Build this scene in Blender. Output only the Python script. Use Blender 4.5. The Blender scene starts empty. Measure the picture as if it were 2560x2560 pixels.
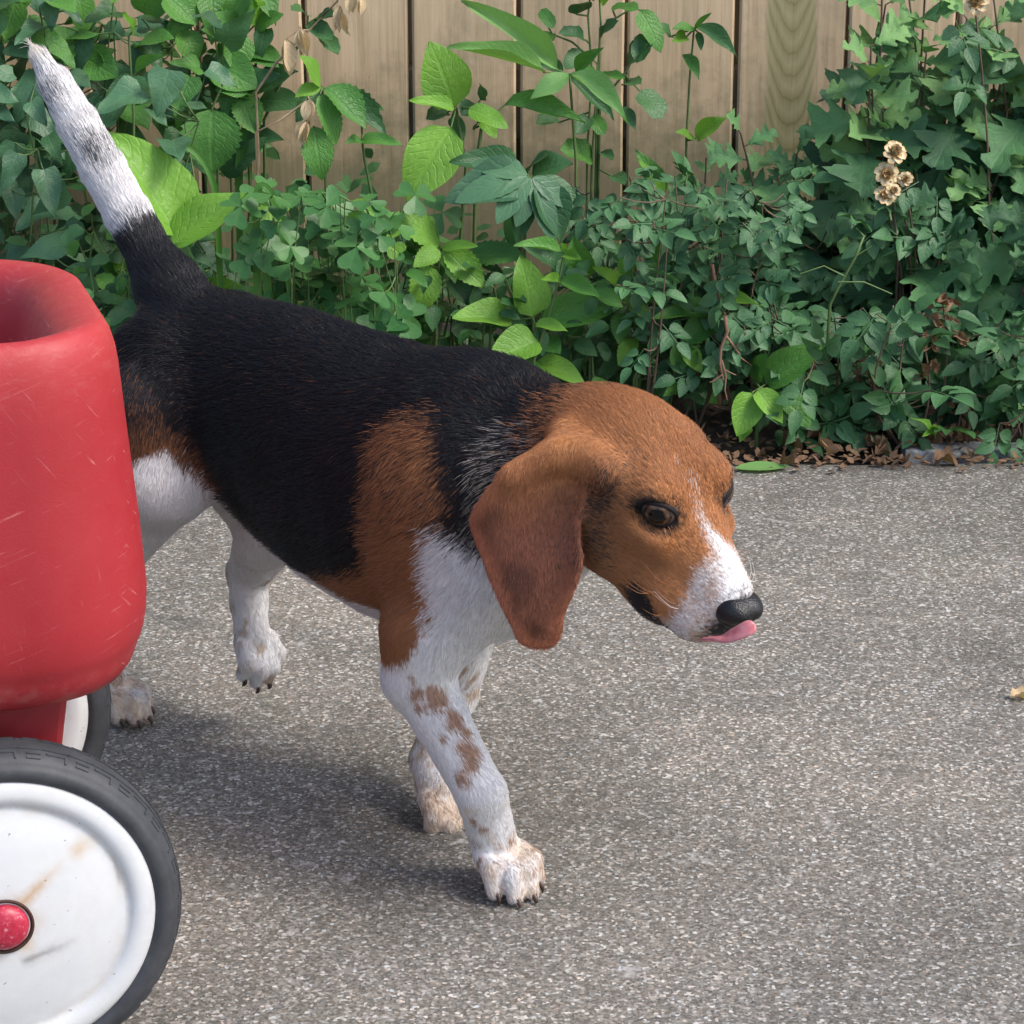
import bpy, bmesh, math, random
import numpy as np
from mathutils import Vector, Matrix

# ------------------------------------------------------------------ camera, sky, sun, exposure
SC = bpy.context.scene
COL = SC.collection
CAM_H, PITCH, FPX = 1.046, math.radians(20.0), 7000.0      # metres, radians, focal length in photo pixels (2560 wide)
cam = bpy.data.cameras.new("camera")
cam_o = bpy.data.objects.new("camera", cam)
COL.objects.link(cam_o)
cam_o.location = (0, 0, CAM_H)
cam_o.rotation_euler = (math.pi / 2 - PITCH, 0, 0)
cam.sensor_width = 36.0
cam.lens = 36.0 * FPX / 2560.0
cam.clip_start = 0.05
cam.clip_end = 500.0
SC.camera = cam_o

SUN_AZ = math.radians(111.0)     # compass style: 0 = +Y (away from the camera), 90 = +X (right)
SUN_EL = math.radians(50.0)
world = bpy.data.worlds.new("World")
SC.world = world
world.use_nodes = True
wn = world.node_tree
sky = wn.nodes.new("ShaderNodeTexSky")
sky.sky_type = 'NISHITA'
sky.sun_disc = False
sky.sun_elevation = SUN_EL
sky.sun_rotation = SUN_AZ
sky.air_density = 1.0
sky.dust_density = 2.5
wn.links.new(sky.outputs[0], wn.nodes["Background"].inputs[0])
wn.nodes["Background"].inputs[1].default_value = 0.15
sun = bpy.data.lights.new("sun", 'SUN')
sun.energy = 1.65
sun.angle = math.radians(18.0)
sun.color = (1.0, 0.94, 0.86)
sun_o = bpy.data.objects.new("sun", sun)
COL.objects.link(sun_o)
sd = Vector((math.sin(SUN_AZ) * math.cos(SUN_EL), math.cos(SUN_AZ) * math.cos(SUN_EL), math.sin(SUN_EL)))
sun_o.rotation_euler = (-sd).to_track_quat('-Z', 'Y').to_euler()
SC.view_settings.view_transform = 'Standard'
SC.view_settings.look = 'None'
SC.view_settings.gamma = 1.0
SC.view_settings.exposure = 0.88
SC.render.engine = 'CYCLES'
SC.cycles.max_bounces = 5
SC.cycles.transparent_max_bounces = 6

# ------------------------------------------------------------------ helpers
def at(px, py, Y):
    """world point seen at photo pixel (px, py) whose distance along the ground from the camera is Y metres"""
    u, v = (px - 1280) / FPX, (py - 1280) / FPX
    dy = math.cos(PITCH) - v * math.sin(PITCH)
    dz = -math.sin(PITCH) - v * math.cos(PITCH)
    s = Y / dy
    return np.array((u * s, Y, CAM_H + dz * s))

def at_z(px, py, z=0.0):
    """world point at height z"""
    u, v = (px - 1280) / FPX, (py - 1280) / FPX
    dy = math.cos(PITCH) - v * math.sin(PITCH)
    dz = -math.sin(PITCH) - v * math.cos(PITCH)
    s = (z - CAM_H) / dz
    return np.array((u * s, dy * s, z))

def mesh_obj(name, verts, faces, mat, parent=None, smooth=True, mats=None, fmat=None):
    me = bpy.data.meshes.new(name)
    me.from_pydata([tuple(map(float, v)) for v in verts], [], [tuple(f) for f in faces])
    for m in (mats or [mat]):
        me.materials.append(m)
    if fmat is not None:
        me.polygons.foreach_set("material_index", fmat)
    if smooth:
        me.polygons.foreach_set("use_smooth", [True] * len(me.polygons))
    me.update()
    return link(name, me, parent)

def link(name, me, parent=None, loc=None):
    o = bpy.data.objects.new(name, me)
    COL.objects.link(o)
    if parent is not None:
        o.parent = parent
    if loc is not None:
        o.location = loc
    return o

def empty(name, loc, label=None, cat=None, group=None, rot=None):
    o = bpy.data.objects.new(name, None)
    COL.objects.link(o)
    o.location = loc
    o.empty_display_size = 0.02
    if rot is not None:
        o.rotation_euler = rot
    if label:
        tag(o, label, cat, group)
    return o

def tag(o, label=None, cat=None, group=None, kind=None):
    if label: o["label"] = label
    if cat: o["category"] = cat
    if group: o["group"] = group
    if kind: o["kind"] = kind
    return o

def sm(a, b, x):
    t = np.clip((x - a) / (b - a), 0, 1)
    return t * t * (3 - 2 * t)

# hash based value noise on numpy points, range about 0..1
def _h(ix, iy, iz, seed):
    n = (ix * 374761393 + iy * 668265263 + iz * 2147483647 + seed * 974634777) & 0xFFFFFFFF
    n = ((n ^ (n >> 13)) * 1274126177) & 0xFFFFFFFF
    return ((n ^ (n >> 16)) & 0xFFFF) / 65535.0

def vnoise(P, scale, seed=0):
    q = np.asarray(P, float) * scale
    i = np.floor(q).astype(np.int64)
    f = q - i
    f = f * f * (3 - 2 * f)
    r = 0
    for dx in (0, 1):
        for dy in (0, 1):
            for dz in (0, 1):
                w = (f[:, 0] if dx else 1 - f[:, 0]) * (f[:, 1] if dy else 1 - f[:, 1]) * (f[:, 2] if dz else 1 - f[:, 2])
                r = r + w * _h(i[:, 0] + dx, i[:, 1] + dy, i[:, 2] + dz, seed)
    return r

def fbm(P, scale, seed=0, oct=3):
    s, a, r = 0, 0.5, 0
    for k in range(oct):
        r = r + a * vnoise(P, scale * 2 ** k, seed + k)
        s += a
        a *= 0.5
    return r / s

# shader helpers
def mat(name):
    m = bpy.data.materials.new(name)
    m.use_nodes = True
    nt = m.node_tree
    return m, nt, nt.nodes["Principled BSDF"]

def nd(nt, kind, **kw):
    n = nt.nodes.new(kind)
    for k, v in kw.items():
        if k.startswith('_'):
            setattr(n, k[1:], v)
        else:
            n.inputs[k.replace('__', ' ')].default_value = v
    return n

def ramp(nt, src, stops, interp='LINEAR'):
    r = nt.nodes.new("ShaderNodeValToRGB")
    r.color_ramp.interpolation = interp
    el = r.color_ramp.elements
    while len(el) > 1:
        el.remove(el[-1])
    el[0].position = stops[0][0]
    c = stops[0][1]
    el[0].color = (*c, 1) if not isinstance(c, (int, float)) else (c, c, c, 1)
    for p, c in stops[1:]:
        e = el.new(p)
        e.color = (*c, 1) if not isinstance(c, (int, float)) else (c, c, c, 1)
    nt.links.new(src, r.inputs[0])
    return r.outputs[0]

def mixc(nt, fac, a, b, mode='MIX'):
    m = nt.nodes.new("ShaderNodeMix")
    m.data_type = 'RGBA'
    m.blend_type = mode
    for sock, v in ((m.inputs[0], fac), (m.inputs[6], a), (m.inputs[7], b)):
        if hasattr(v, 'is_linked'):
            nt.links.new(v, sock)
        elif isinstance(v, (int, float)):
            sock.default_value = v
        else:
            sock.default_value = (*v, 1)
    return m.outputs[2]

def texco(nt, out='Object', scale=None):
    c = nt.nodes.new("ShaderNodeTexCoord")
    o = c.outputs[out]
    if scale is not None:
        mp = nt.nodes.new("ShaderNodeMapping")
        mp.inputs['Scale'].default_value = scale
        nt.links.new(o, mp.inputs[0])
        o = mp.outputs[0]
    return o

def noise(nt, co, scale, detail=4.0, rough=0.55, dist=0.0):
    n = nt.nodes.new("ShaderNodeTexNoise")
    n.inputs['Scale'].default_value = scale
    n.inputs['Detail'].default_value = detail
    n.inputs['Roughness'].default_value = rough
    n.inputs['Distortion'].default_value = dist
    if co is not None:
        nt.links.new(co, n.inputs['Vector'])
    return n.outputs[0]

def bump(nt, bsdf, h, strength=0.3, dist=0.01):
    b = nt.nodes.new("ShaderNodeBump")
    b.inputs['Strength'].default_value = strength
    b.inputs['Distance'].default_value = dist
    nt.links.new(h, b.inputs['Height'])
    nt.links.new(b.outputs[0], bsdf.inputs['Normal'])
# ------------------------------------------------------------------ ground: concrete drive, planting bed, edging
EDGE_Y = 3.045
m_conc, nt, bs = mat("concrete")
co = texco(nt)
fine = noise(nt, co, 420, 3.0, 0.62)
v1 = nd(nt, "ShaderNodeTexVoronoi", Scale=380.0, Randomness=1.0); nt.links.new(co, v1.inputs['Vector'])
v2 = nd(nt, "ShaderNodeTexVoronoi", Scale=170.0, Randomness=1.0); nt.links.new(co, v2.inputs['Vector'])
sepn = nt.nodes.new("ShaderNodeSeparateColor"); nt.links.new(v1.outputs['Color'], sepn.inputs[0])
grain = ramp(nt, sepn.outputs[0], [(0.0, (0.045, 0.041, 0.034)), (0.25, (0.095, 0.087, 0.073)), (0.55, (0.180, 0.164, 0.140)), (0.80, (0.29, 0.268, 0.235)), (0.92, (0.48, 0.455, 0.41)), (1.0, (0.80, 0.77, 0.72))])
hue = ramp(nt, sepn.outputs[1], [(0.0, (1.18, 0.97, 0.82)), (0.2, (1.0, 1.0, 1.0)), (0.8, (1.0, 1.0, 0.98)), (1.0, (0.86, 1.0, 1.14))])
c1 = mixc(nt, 1.0, grain, hue, 'MULTIPLY')
c2 = mixc(nt, 0.42, c1, ramp(nt, fine, [(0.30, (0.055, 0.050, 0.043)), (0.5, (0.20, 0.182, 0.16)), (0.72, (0.40, 0.37, 0.335))]))
st = noise(nt, co, 2.6, 6.0, 0.62, 0.4)
c3 = mixc(nt, 1.0, c2, ramp(nt, st, [(0.30, (0.66, 0.66, 0.64)), (0.5, (0.95, 0.95, 0.93)), (0.72, (1.24, 1.20, 1.13))]), 'MULTIPLY')
wp = noise(nt, co, 15, 7.0, 0.70, 0.8)
c4 = mixc(nt, ramp(nt, wp, [(0.625, 0.0), (0.70, 0.6)]), c3, (0.46, 0.44, 0.41))
dk = noise(nt, texco(nt, 'Object', (1, 1.7, 1)), 7, 6.0, 0.6, 0.3)
c5 = mixc(nt, ramp(nt, dk, [(0.60, 0.0), (0.75, 0.55)]), c4, (0.075, 0.073, 0.066))
gr = noise(nt, co, 5.2, 5.0, 0.6)
c6 = mixc(nt, ramp(nt, gr, [(0.58, 0.0), (0.76, 0.22)]), c5, (0.11, 0.125, 0.075))
# damp, dirty fringe along the bed
sx = nt.nodes.new("ShaderNodeSeparateXYZ"); nt.links.new(co, sx.inputs[0])
ad = nd(nt, "ShaderNodeMath", _operation='MULTIPLY_ADD'); nt.links.new(noise(nt, co, 14, 5.0, 0.65), ad.inputs[0]); ad.inputs[1].default_value = 0.16; nt.links.new(sx.outputs[1], ad.inputs[2])
fr = ramp(nt, ad.outputs[0], [(0.0, 0.0), (1.0, 0.0)])
mr = nd(nt, "ShaderNodeMapRange"); nt.links.new(ad.outputs[0], mr.inputs[0]); mr.inputs[1].default_value = EDGE_Y + 0.02; mr.inputs[2].default_value = EDGE_Y + 0.085
mr.inputs[3].default_value = 0.0; mr.inputs[4].default_value = 0.8
c6 = mixc(nt, 1.0, c6, (0.99, 1.01, 1.05), 'MULTIPLY')
c7 = mixc(nt, mr.outputs[0], c6, (0.060, 0.052, 0.043))
nt.links.new(c7, bs.inputs['Base Color'])
bs.inputs['Roughness'].default_value = 0.88
bs.inputs['Specular IOR Level'].default_value = 0.25
hm = mixc(nt, 0.5, fine, sepn.outputs[2])
bump(nt, bs, hm, 0.55, 0.0022)
V, Fc = [], []
nxs = 60
for i in range(nxs + 1):
    x = -6 + 12 * i / nxs
    e = EDGE_Y + 0.006 * math.sin(x * 9.1) + 0.005 * math.sin(x * 23.7 + 1) + 0.012 * max(0.0, x)
    V += [(x, -6.0, 0.0), (x, e - 0.012, 0.0), (x, e, -0.006), (x, e + 0.003, -0.09)]
for i in range(nxs):
    for k in range(3):
        a = i * 4 + k
        Fc.append((a, a + 4, a + 5, a + 1))
drive = mesh_obj("driveway", V, Fc, m_conc, smooth=False)
tag(drive, kind="structure")

m_soil, nt, bs = mat("soil")
co = texco(nt)
n1, n2 = noise(nt, co, 60, 8.0, 0.7), noise(nt, co, 9, 4.0, 0.6)
cs = ramp(nt, n1, [(0.25, (0.012, 0.009, 0.007)), (0.5, (0.045, 0.034, 0.025)), (0.75, (0.13, 0.098, 0.070))])
nt.links.new(mixc(nt, 1.0, cs, ramp(nt, n2, [(0.3, 0.6), (0.7, 1.2)]), 'MULTIPLY'), bs.inputs['Base Color'])
bs.inputs['Roughness'].default_value = 0.95
bump(nt, bs, n1, 1.0, 0.012)
V, Fc = [], []
nx, ny = 150, 16
for j in range(ny + 1):
    for i in range(nx + 1):
        x, y = -3.2 + 6.4 * i / nx, EDGE_Y - 0.015 + 0.62 * j / ny
        z = -0.022 + 0.026 * sm(0, 0.3, (y - EDGE_Y)) + 0.012 * (fbm(np.array([[x, y, 0]]), 14, 3)[0] - 0.5)
        V.append((x, y, float(z)))
for j in range(ny):
    for i in range(nx):
        a = j * (nx + 1) + i
        Fc.append((a, a + 1, a + nx + 2, a + nx + 1))
tag(mesh_obj("planting_bed_soil", V, Fc, m_soil), kind="structure")
m_far, nt, bs = mat("far_ground")
nt.links.new(ramp(nt, noise(nt, texco(nt), 3, 5), [(0.3, (0.03, 0.04, 0.015)), (0.7, (0.06, 0.075, 0.03))]), bs.inputs['Base Color'])
bs.inputs['Roughness'].default_value = 0.95
tag(mesh_obj("ground", [(-150, -150, -0.10), (150, -150, -0.10), (150, 150, -0.10), (-150, 150, -0.10)], [(0, 1, 2, 3)], m_far), kind="structure")

# pale edging strip showing at the right of the bed
m_kerb, nt, bs = mat("edging")
co = texco(nt)
nt.links.new(ramp(nt, noise(nt, co, 50, 7, 0.7), [(0.3, (0.13, 0.13, 0.125)), (0.6, (0.33, 0.34, 0.345)), (0.8, (0.47, 0.48, 0.49))]), bs.inputs['Base Color'])
bs.inputs['Roughness'].default_value = 0.9
bump(nt, bs, noise(nt, co, 130, 5), 0.7, 0.004)
def strip(name, x0, x1, y0, y1, z0, z1, material, n=40, seed=1):
    rr = random.Random(seed)
    V, Fc = [], []
    for i in range(n + 1):
        x = x0 + (x1 - x0) * i / n
        w = [rr.uniform(-0.003, 0.003) for _ in range(4)]
        dy = 0.012 * max(0.0, x)
        V += [(x, y0 + dy + w[0], z0), (x, y0 + dy + 0.004 + w[0], z1 + w[1]), (x, y1 + dy + w[2], z1 + w[3]), (x, y1 + dy + 0.004 + w[2], z0)]
    for i in range(n):
        for k in range(3):
            a = i * 4 + k
            Fc.append((a, a + 4, a + 5, a + 1))
    Fc += [(0, 1, 2, 3), tuple(reversed(range(n * 4, n * 4 + 4)))]
    return mesh_obj(name, V, Fc, material, smooth=False)
tag(strip("kerb", 0.455, 1.6, EDGE_Y + 0.012, EDGE_Y + 0.050, -0.09, 0.004, m_kerb), kind="structure")

# ------------------------------------------------------------------ fence of upright boards
FENCE_Y = 3.60
def board_mat(name, stain):
    m, nt, bs = mat(name)
    co = texco(nt)
    oi = nt.nodes.new("ShaderNodeObjectInfo")
    off = nd(nt, "ShaderNodeVectorMath", _operation='ADD'); nt.links.new(co, off.inputs[0])
    cmb = nt.nodes.new("ShaderNodeCombineXYZ")
    mu = nd(nt, "ShaderNodeMath", _operation='MULTIPLY'); nt.links.new(oi.outputs['Random'], mu.inputs[0]); mu.inputs[1].default_value = 37.0
    nt.links.new(mu.outputs[0], cmb.inputs[0]); nt.links.new(mu.outputs[0], cmb.inputs[2])
    nt.links.new(cmb.outputs[0], off.inputs[1])
    mp = nd(nt, "ShaderNodeMapping"); mp.inputs['Scale'].default_value = (1.0, 1.0, 0.045); nt.links.new(off.outputs[0], mp.inputs[0])
    g1 = noise(nt, mp.outputs[0], 130, 6, 0.6, 0.25)
    mp2 = nd(nt, "ShaderNodeMapping"); mp2.inputs['Scale'].default_value = (1.0, 1.0, 0.20); nt.links.new(off.outputs[0], mp2.inputs[0])
    g2 = noise(nt, mp2.outputs[0], 16, 5, 0.6, 0.6)
    base = ramp(nt, g1, [(0.25, (0.46, 0.325, 0.205)), (0.48, (0.62, 0.455, 0.285)), (0.72, (0.70, 0.53, 0.345))])
    base = mixc(nt, 1.0, base, ramp(nt, g2, [(0.30, (0.74, 0.76, 0.74)), (0.6, (1.0, 1.0, 1.0)), (0.8, (1.08, 1.04, 1.0))]), 'MULTIPLY')
    blot = noise(nt, off.outputs[0], 9, 6, 0.66, 0.3)
    base = mixc(nt, ramp(nt, blot, [(0.54, 0.0), (0.72, 0.62)]), base, (0.26, 0.225, 0.145))
    spk = noise(nt, off.outputs[0], 210, 3, 0.6)
    base = mixc(nt, ramp(nt, spk, [(0.68, 0.0), (0.76, 0.55)]), base, (0.12, 0.09, 0.065))
    # algae rising from the damp foot of the fence
    sx = nt.nodes.new("ShaderNodeSeparateXYZ"); nt.links.new(co, sx.inputs[0])
    lo = nd(nt, "ShaderNodeMath", _operation='MULTIPLY_ADD'); nt.links.new(noise(nt, off.outputs[0], 20, 6, 0.65), lo.inputs[0]); lo.inputs[1].default_value = -0.42; nt.links.new(sx.outputs[2], lo.inputs[2])
    base = mixc(nt, ramp(nt, lo.outputs[0], [(-0.0, 0.0), (0.0, 0.75), (0.16, 0.0)] if False else [(0.0, 0.7), (0.14, 0.0)]), base, (0.165, 0.165, 0.088))
    if stain:
        rx = nd(nt, "ShaderNodeMapping"); rx.inputs['Scale'].default_value = (1.0, 1.0, 0.16); nt.links.new(co, rx.inputs[0])
        # cathedral grain and a green weathered face
        x2 = nd(nt, "ShaderNodeMath", _operation='MULTIPLY'); nt.links.new(sx.outputs[0], x2.inputs[0]); nt.links.new(sx.outputs[0], x2.inputs[1])
        v_ = nd(nt, "ShaderNodeMath", _operation='MULTIPLY_ADD'); nt.links.new(x2.outputs[0], v_.inputs[0]); v_.inputs[1].default_value = -70.0; nt.links.new(sx.outputs[2], v_.inputs[2])
        v2_ = nd(nt, "ShaderNodeMath", _operation='MULTIPLY_ADD'); nt.links.new(noise(nt, mp2.outputs[0], 24, 4, 0.6), v2_.inputs[0]); v2_.inputs[1].default_value = 0.045; nt.links.new(v_.outputs[0], v2_.inputs[2])
        v3_ = nd(nt, "ShaderNodeMath", _operation='MULTIPLY'); nt.links.new(v2_.outputs[0], v3_.inputs[0]); v3_.inputs[1].default_value = 62.0
        wv = nd(nt, "ShaderNodeMath", _operation='PINGPONG'); nt.links.new(v3_.outputs[0], wv.inputs[0]); wv.inputs[1].default_value = 1.0
        ax = nd(nt, "ShaderNodeMath", _operation='ABSOLUTE'); nt.links.new(sx.outputs[0], ax.inputs[0])
        ed = nd(nt, "ShaderNodeMath", _operation='MULTIPLY_ADD'); nt.links.new(noise(nt, mp2.outputs[0], 40, 4), ed.inputs[0]); ed.inputs[1].default_value = 0.016; nt.links.new(ax.outputs[0], ed.inputs[2])
        fac = ramp(nt, ed.outputs[0], [(0.0, 0.92), (0.036, 0.88), (0.043, 0.0)])
        grn = ramp(nt, wv.outputs[0], [(0.0, (0.17, 0.155, 0.062)), (0.22, (0.25, 0.235, 0.105)), (1.0, (0.34, 0.31, 0.165))])
        base = mixc(nt, fac, base, mixc(nt, 0.12, grn, base))
    br = nd(nt, "ShaderNodeMapRange"); nt.links.new(oi.outputs['Random'], br.inputs[0]); br.inputs[3].default_value = 0.88; br.inputs[4].default_value = 1.10
    sc = nd(nt, "ShaderNodeVectorMath", _operation='SCALE'); nt.links.new(base, sc.inputs[0]); nt.links.new(br.outputs[0], sc.inputs[3])
    nt.links.new(sc.outputs[0], bs.inputs['Base Color'])
    bs.inputs['Roughness'].default_value = 0.85
    bs.inputs['Specular IOR Level'].default_value = 0.2
    bump(nt, bs, g1, 0.35, 0.0020)
    return m
m_board, m_board_s = board_mat("fence_board", False), board_mat("fence_board_algae", True)
fence = empty("fence", (0, FENCE_Y, 0), "weathered tan board fence behind the plants", "fence")
gaps = [-840, -572, -304, -34, 236, 500, 764, 1028, 1296, 1563, 1838, 2112, 2384, 2656, 2926, 3200]
gaps = [-840 - 270 * k for k in range(8, 0, -1)] + gaps + [3200 + 270 * k for k in range(1, 8)]
rb = random.Random(4)
for a, b in zip(gaps[:-1], gaps[1:]):
    x0, x1 = at(a, 250, FENCE_Y)[0] + 0.0026, at(b, 250, FENCE_Y)[0] - 0.0026
    cx, hw = (x0 + x1) / 2, (x1 - x0) / 2
    dy, z0, z1, th = rb.uniform(-0.003, 0.003), 0.03 + rb.uniform(-0.01, 0.01), 1.83, 0.018
    V = []
    for z in (z0, 0.15, 0.3, 0.45, 0.6, 1.2, z1):
        wob = rb.uniform(-0.0012, 0.0012)
        bow = rb.uniform(-0.0010, 0.0010)
        V += [(-hw + wob, 0.003, z), (-hw + 0.003 + wob, 0, z), (0, bow, z), (hw - 0.003 + wob, 0, z), (hw + wob, 0.003, z), (hw + wob, th, z), (-hw + wob, th, z)]
    Fc = []
    for r_ in range(6):
        for k in range(7):
            p, q = r_ * 7 + k, r_ * 7 + (k + 1) % 7
            Fc.append((p, q, q + 7, p + 7))
    Fc += [tuple(reversed(range(7))), tuple(range(42, 49))]
    o = mesh_obj("board", V, Fc, m_board_s if a == 1838 else m_board, fence, smooth=False)
    o.location = (cx, dy, 0)
for i, b in enumerate(gaps[1:-1]):           # added back row of boards, blocks light so the gaps stay dark
    xb = at(b, 250, FENCE_Y)[0]
    o = mesh_obj("board", [(-0.045, 0.0, 0.04), (0.045, 0.0, 0.04), (0.045, 0.014, 0.04), (-0.045, 0.014, 0.04), (-0.045, 0.0, 1.8), (0.045, 0.0, 1.8), (0.045, 0.014, 1.8), (-0.045, 0.014, 1.8)],
        [(3, 2, 1, 0), (4, 5, 6, 7), (0, 1, 5, 4), (1, 2, 6, 5), (2, 3, 7, 6), (3, 0, 4, 7)], m_board, fence, smooth=False)
    o.location = (float(xb), 0.064, 0)
for z in (0.25, 1.55):
    o = mesh_obj("rail", [(-2.3, 0.024, z), (2.0, 0.024, z), (2.0, 0.062, z), (-2.3, 0.062, z), (-2.3, 0.024, z + 0.09), (2.0, 0.024, z + 0.09), (2.0, 0.062, z + 0.09), (-2.3, 0.062, z + 0.09)],
        [(3, 2, 1, 0), (4, 5, 6, 7), (0, 1, 5, 4), (1, 2, 6, 5), (2, 3, 7, 6), (3, 0, 4, 7)], m_board, fence, smooth=False)
# ------------------------------------------------------------------ red plastic wagon
WL = Vector((0.962, 0.272, 0.0)).normalized()       # along the wagon, to the right and away
WROT = math.atan2(WL.y, WL.x)
W0 = Vector((-0.348, 1.705, 0.0))                   # ground point under the near wheel's outer face
wagon = empty("wagon", W0, "scuffed red plastic pull wagon with black tyres on white wheels", "wagon", rot=(0, 0, WROT))

m_red, nt, bs = mat("red_plastic")
co = texco(nt)
base = ramp(nt, noise(nt, co, 7, 5, 0.6), [(0.3, (0.295, 0.015, 0.021)), (0.7, (0.355, 0.025, 0.031))])
def scratches(rot, scale, lo, hi, seed):
    mp0 = nd(nt, "ShaderNodeMapping"); mp0.inputs['Rotation'].default_value = rot
    nt.links.new(co, mp0.inputs[0])
    mp = nd(nt, "ShaderNodeMapping"); mp.inputs['Scale'].default_value = scale; mp.inputs['Location'].default_value = (seed, seed * 1.7, seed * 0.3)
    nt.links.new(mp0.outputs[0], mp.inputs[0])
    n = noise(nt, mp.outputs[0], 1.0, 3.0, 0.55, 0.15)
    return ramp(nt, n, [(lo, 0.0), (hi, 1.0)])
s1 = scratches((0, 0.62, 0), (420, 40, 13), 0.655, 0.73, 3.1)
s2 = scratches((0, 0.15, 0), (400, 40, 22), 0.67, 0.74, 7.7)
s3 = scratches((0, -1.25, 0.1), (430, 40, 20), 0.64, 0.72, 1.3)
br = ramp(nt, noise(nt, co, 26, 6, 0.7), [(0.44, 0.0), (0.66, 1.0)])
br2 = ramp(nt, noise(nt, texco(nt, 'Object', (1.0, 1.0, 1.3)), 13, 4, 0.6), [(0.47, 0.0), (0.58, 0.9)])
br3 = ramp(nt, noise(nt, texco(nt, 'Object', (1.3, 1.0, 1.0)), 11, 4, 0.6), [(0.50, 0.0), (0.60, 0.9)])
g1_ = nd(nt, "ShaderNodeMath", _operation='MULTIPLY'); nt.links.new(s1, g1_.inputs[0]); nt.links.new(br2, g1_.inputs[1])
g2_ = nd(nt, "ShaderNodeMath", _operation='MULTIPLY'); nt.links.new(s2, g2_.inputs[0]); nt.links.new(br3, g2_.inputs[1])
c = mixc(nt, g1_.outputs[0], base, (0.56, 0.21, 0.21))
c = mixc(nt, g2_.outputs[0], c, (0.56, 0.22, 0.22))
f3 = nd(nt, "ShaderNodeMath", _operation='MULTIPLY'); nt.links.new(s3, f3.inputs[0]); nt.links.new(br, f3.inputs[1])
c = mixc(nt, f3.outputs[0], c, (0.52, 0.17, 0.17))
# rubbed top rim, paler towards the top, and dusty lower edge
sx = nt.nodes.new("ShaderNodeSeparateXYZ"); nt.links.new(co, sx.inputs[0])
top = ramp(nt, sx.outputs[2], [(0.470, 0.0), (0.515, 1.0)])
wear = ramp(nt, noise(nt, texco(nt, 'Object', (1, 1, 2.2)), 75, 6, 0.75, 0.4), [(0.50, 0.0), (0.66, 1.0)])
f4 = nd(nt, "ShaderNodeMath", _operation='MULTIPLY'); nt.links.new(top, f4.inputs[0]); nt.links.new(wear, f4.inputs[1])
f5 = nd(nt, "ShaderNodeMath", _operation='MULTIPLY'); nt.links.new(f4.outputs[0], f5.inputs[0]); f5.inputs[1].default_value = 0.10
c = mixc(nt, 0.35, c, mixc(nt, top, c, (0.48, 0.050, 0.048)))
c = mixc(nt, f5.outputs[0], c, (0.64, 0.30, 0.28))
low = ramp(nt, sx.outputs[2], [(0.272, 1.0), (0.30, 0.0)])
f6 = nd(nt, "ShaderNodeMath", _operation='MULTIPLY'); nt.links.new(low, f6.inputs[0]); nt.links.new(ramp(nt, noise(nt, co, 40, 6, 0.7), [(0.45, 0.0), (0.7, 0.6)]), f6.inputs[1])
c = mixc(nt, f6.outputs[0], c, (0.40, 0.15, 0.13))
nt.links.new(c, bs.inputs['Base Color'])
rg = ramp(nt, noise(nt, co, 50, 5), [(0.3, 0.44), (0.7, 0.62)])
nt.links.new(rg, bs.inputs['Roughness'])
bs.inputs['Specular IOR Level'].default_value = 0.4
hh = mixc(nt, 0.5, noise(nt, co, 520, 2, 0.6), s1)
bump(nt, bs, hh, 0.22, 0.0012)

def rrect(u0, u1, v0, v1, r, n=14):
    """rounded rectangle, counter-clockwise; r = radii at (u1,v0), (u1,v1), (u0,v1), (u0,v0)"""
    out = []
    for (cu, cv, rad, a0) in ((u1, v0, r[0], -90), (u1, v1, r[1], 0), (u0, v1, r[2], 90), (u0, v0, r[3], 180)):
        cx = cu - rad if cu == u1 else cu + rad
        cy = cv + rad if cv == v0 else cv - rad
        for i in range(n + 1):
            t = math.radians(a0 + 90 * i / n)
            out.append((cx + rad * math.cos(t), cy + rad * math.sin(t)))
    return out
U0, U1, V0, V1 = -0.86, 0.122, 0.012, 0.345
prof = [  # inset, height : bottom, tucked flange, side, over the rim, down inside, floor
    (0.200, 0.262), (0.055, 0.262), (0.030, 0.265), (0.018, 0.271), (0.012, 0.279), (0.0085, 0.288), (0.0068, 0.2935), (0.0050, 0.297), (0.0030, 0.304), (0.0010, 0.315), (0.000, 0.33), (0.003, 0.38), (0.008, 0.44), (0.011, 0.480),
    (0.0120, 0.494), (0.0137, 0.506), (0.0165, 0.516), (0.0205, 0.523), (0.0255, 0.5260), (0.0300, 0.5240), (0.0335, 0.519), (0.0358, 0.511), (0.0375, 0.500), (0.040, 0.48), (0.046, 0.42), (0.054, 0.35), (0.060, 0.315), (0.075, 0.303), (0.15, 0.300)]
V, Fc = [], []
nr = None
for ins, h in prof:
    rad = [max(0.012, x - ins) for x in (0.088, 0.125, 0.12, 0.09)]
    if ins > 0.1:
        rad = [0.03] * 4
    ring = rrect(U0 + ins, U1 - (ins if ins <= 0.0255 or ins > 0.1 else 0.0255 + (ins - 0.0255) * 3.0), V0 + ins, V1 - ins * 0.9, rad)
    nr = len(ring)
    for (x, y) in ring:
        k = sm(0.40, 0.53, h)
        V.append((x, y, h - 0.055 * k * max(0.0, (y - 0.05)) + 0.004 * k * math.sin(x * 3.0)))
for i in range(len(prof) - 1):
    for j in range(nr):
        a, b = i * nr + j, i * nr + (j + 1) % nr
        Fc.append((a, b, b + nr, a + nr))
Fc.append(tuple(reversed(range(nr))))
Fc.append(tuple(range((len(prof) - 1) * nr, len(prof) * nr)))
mesh_obj("tub", V, Fc, m_red, wagon)
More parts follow.
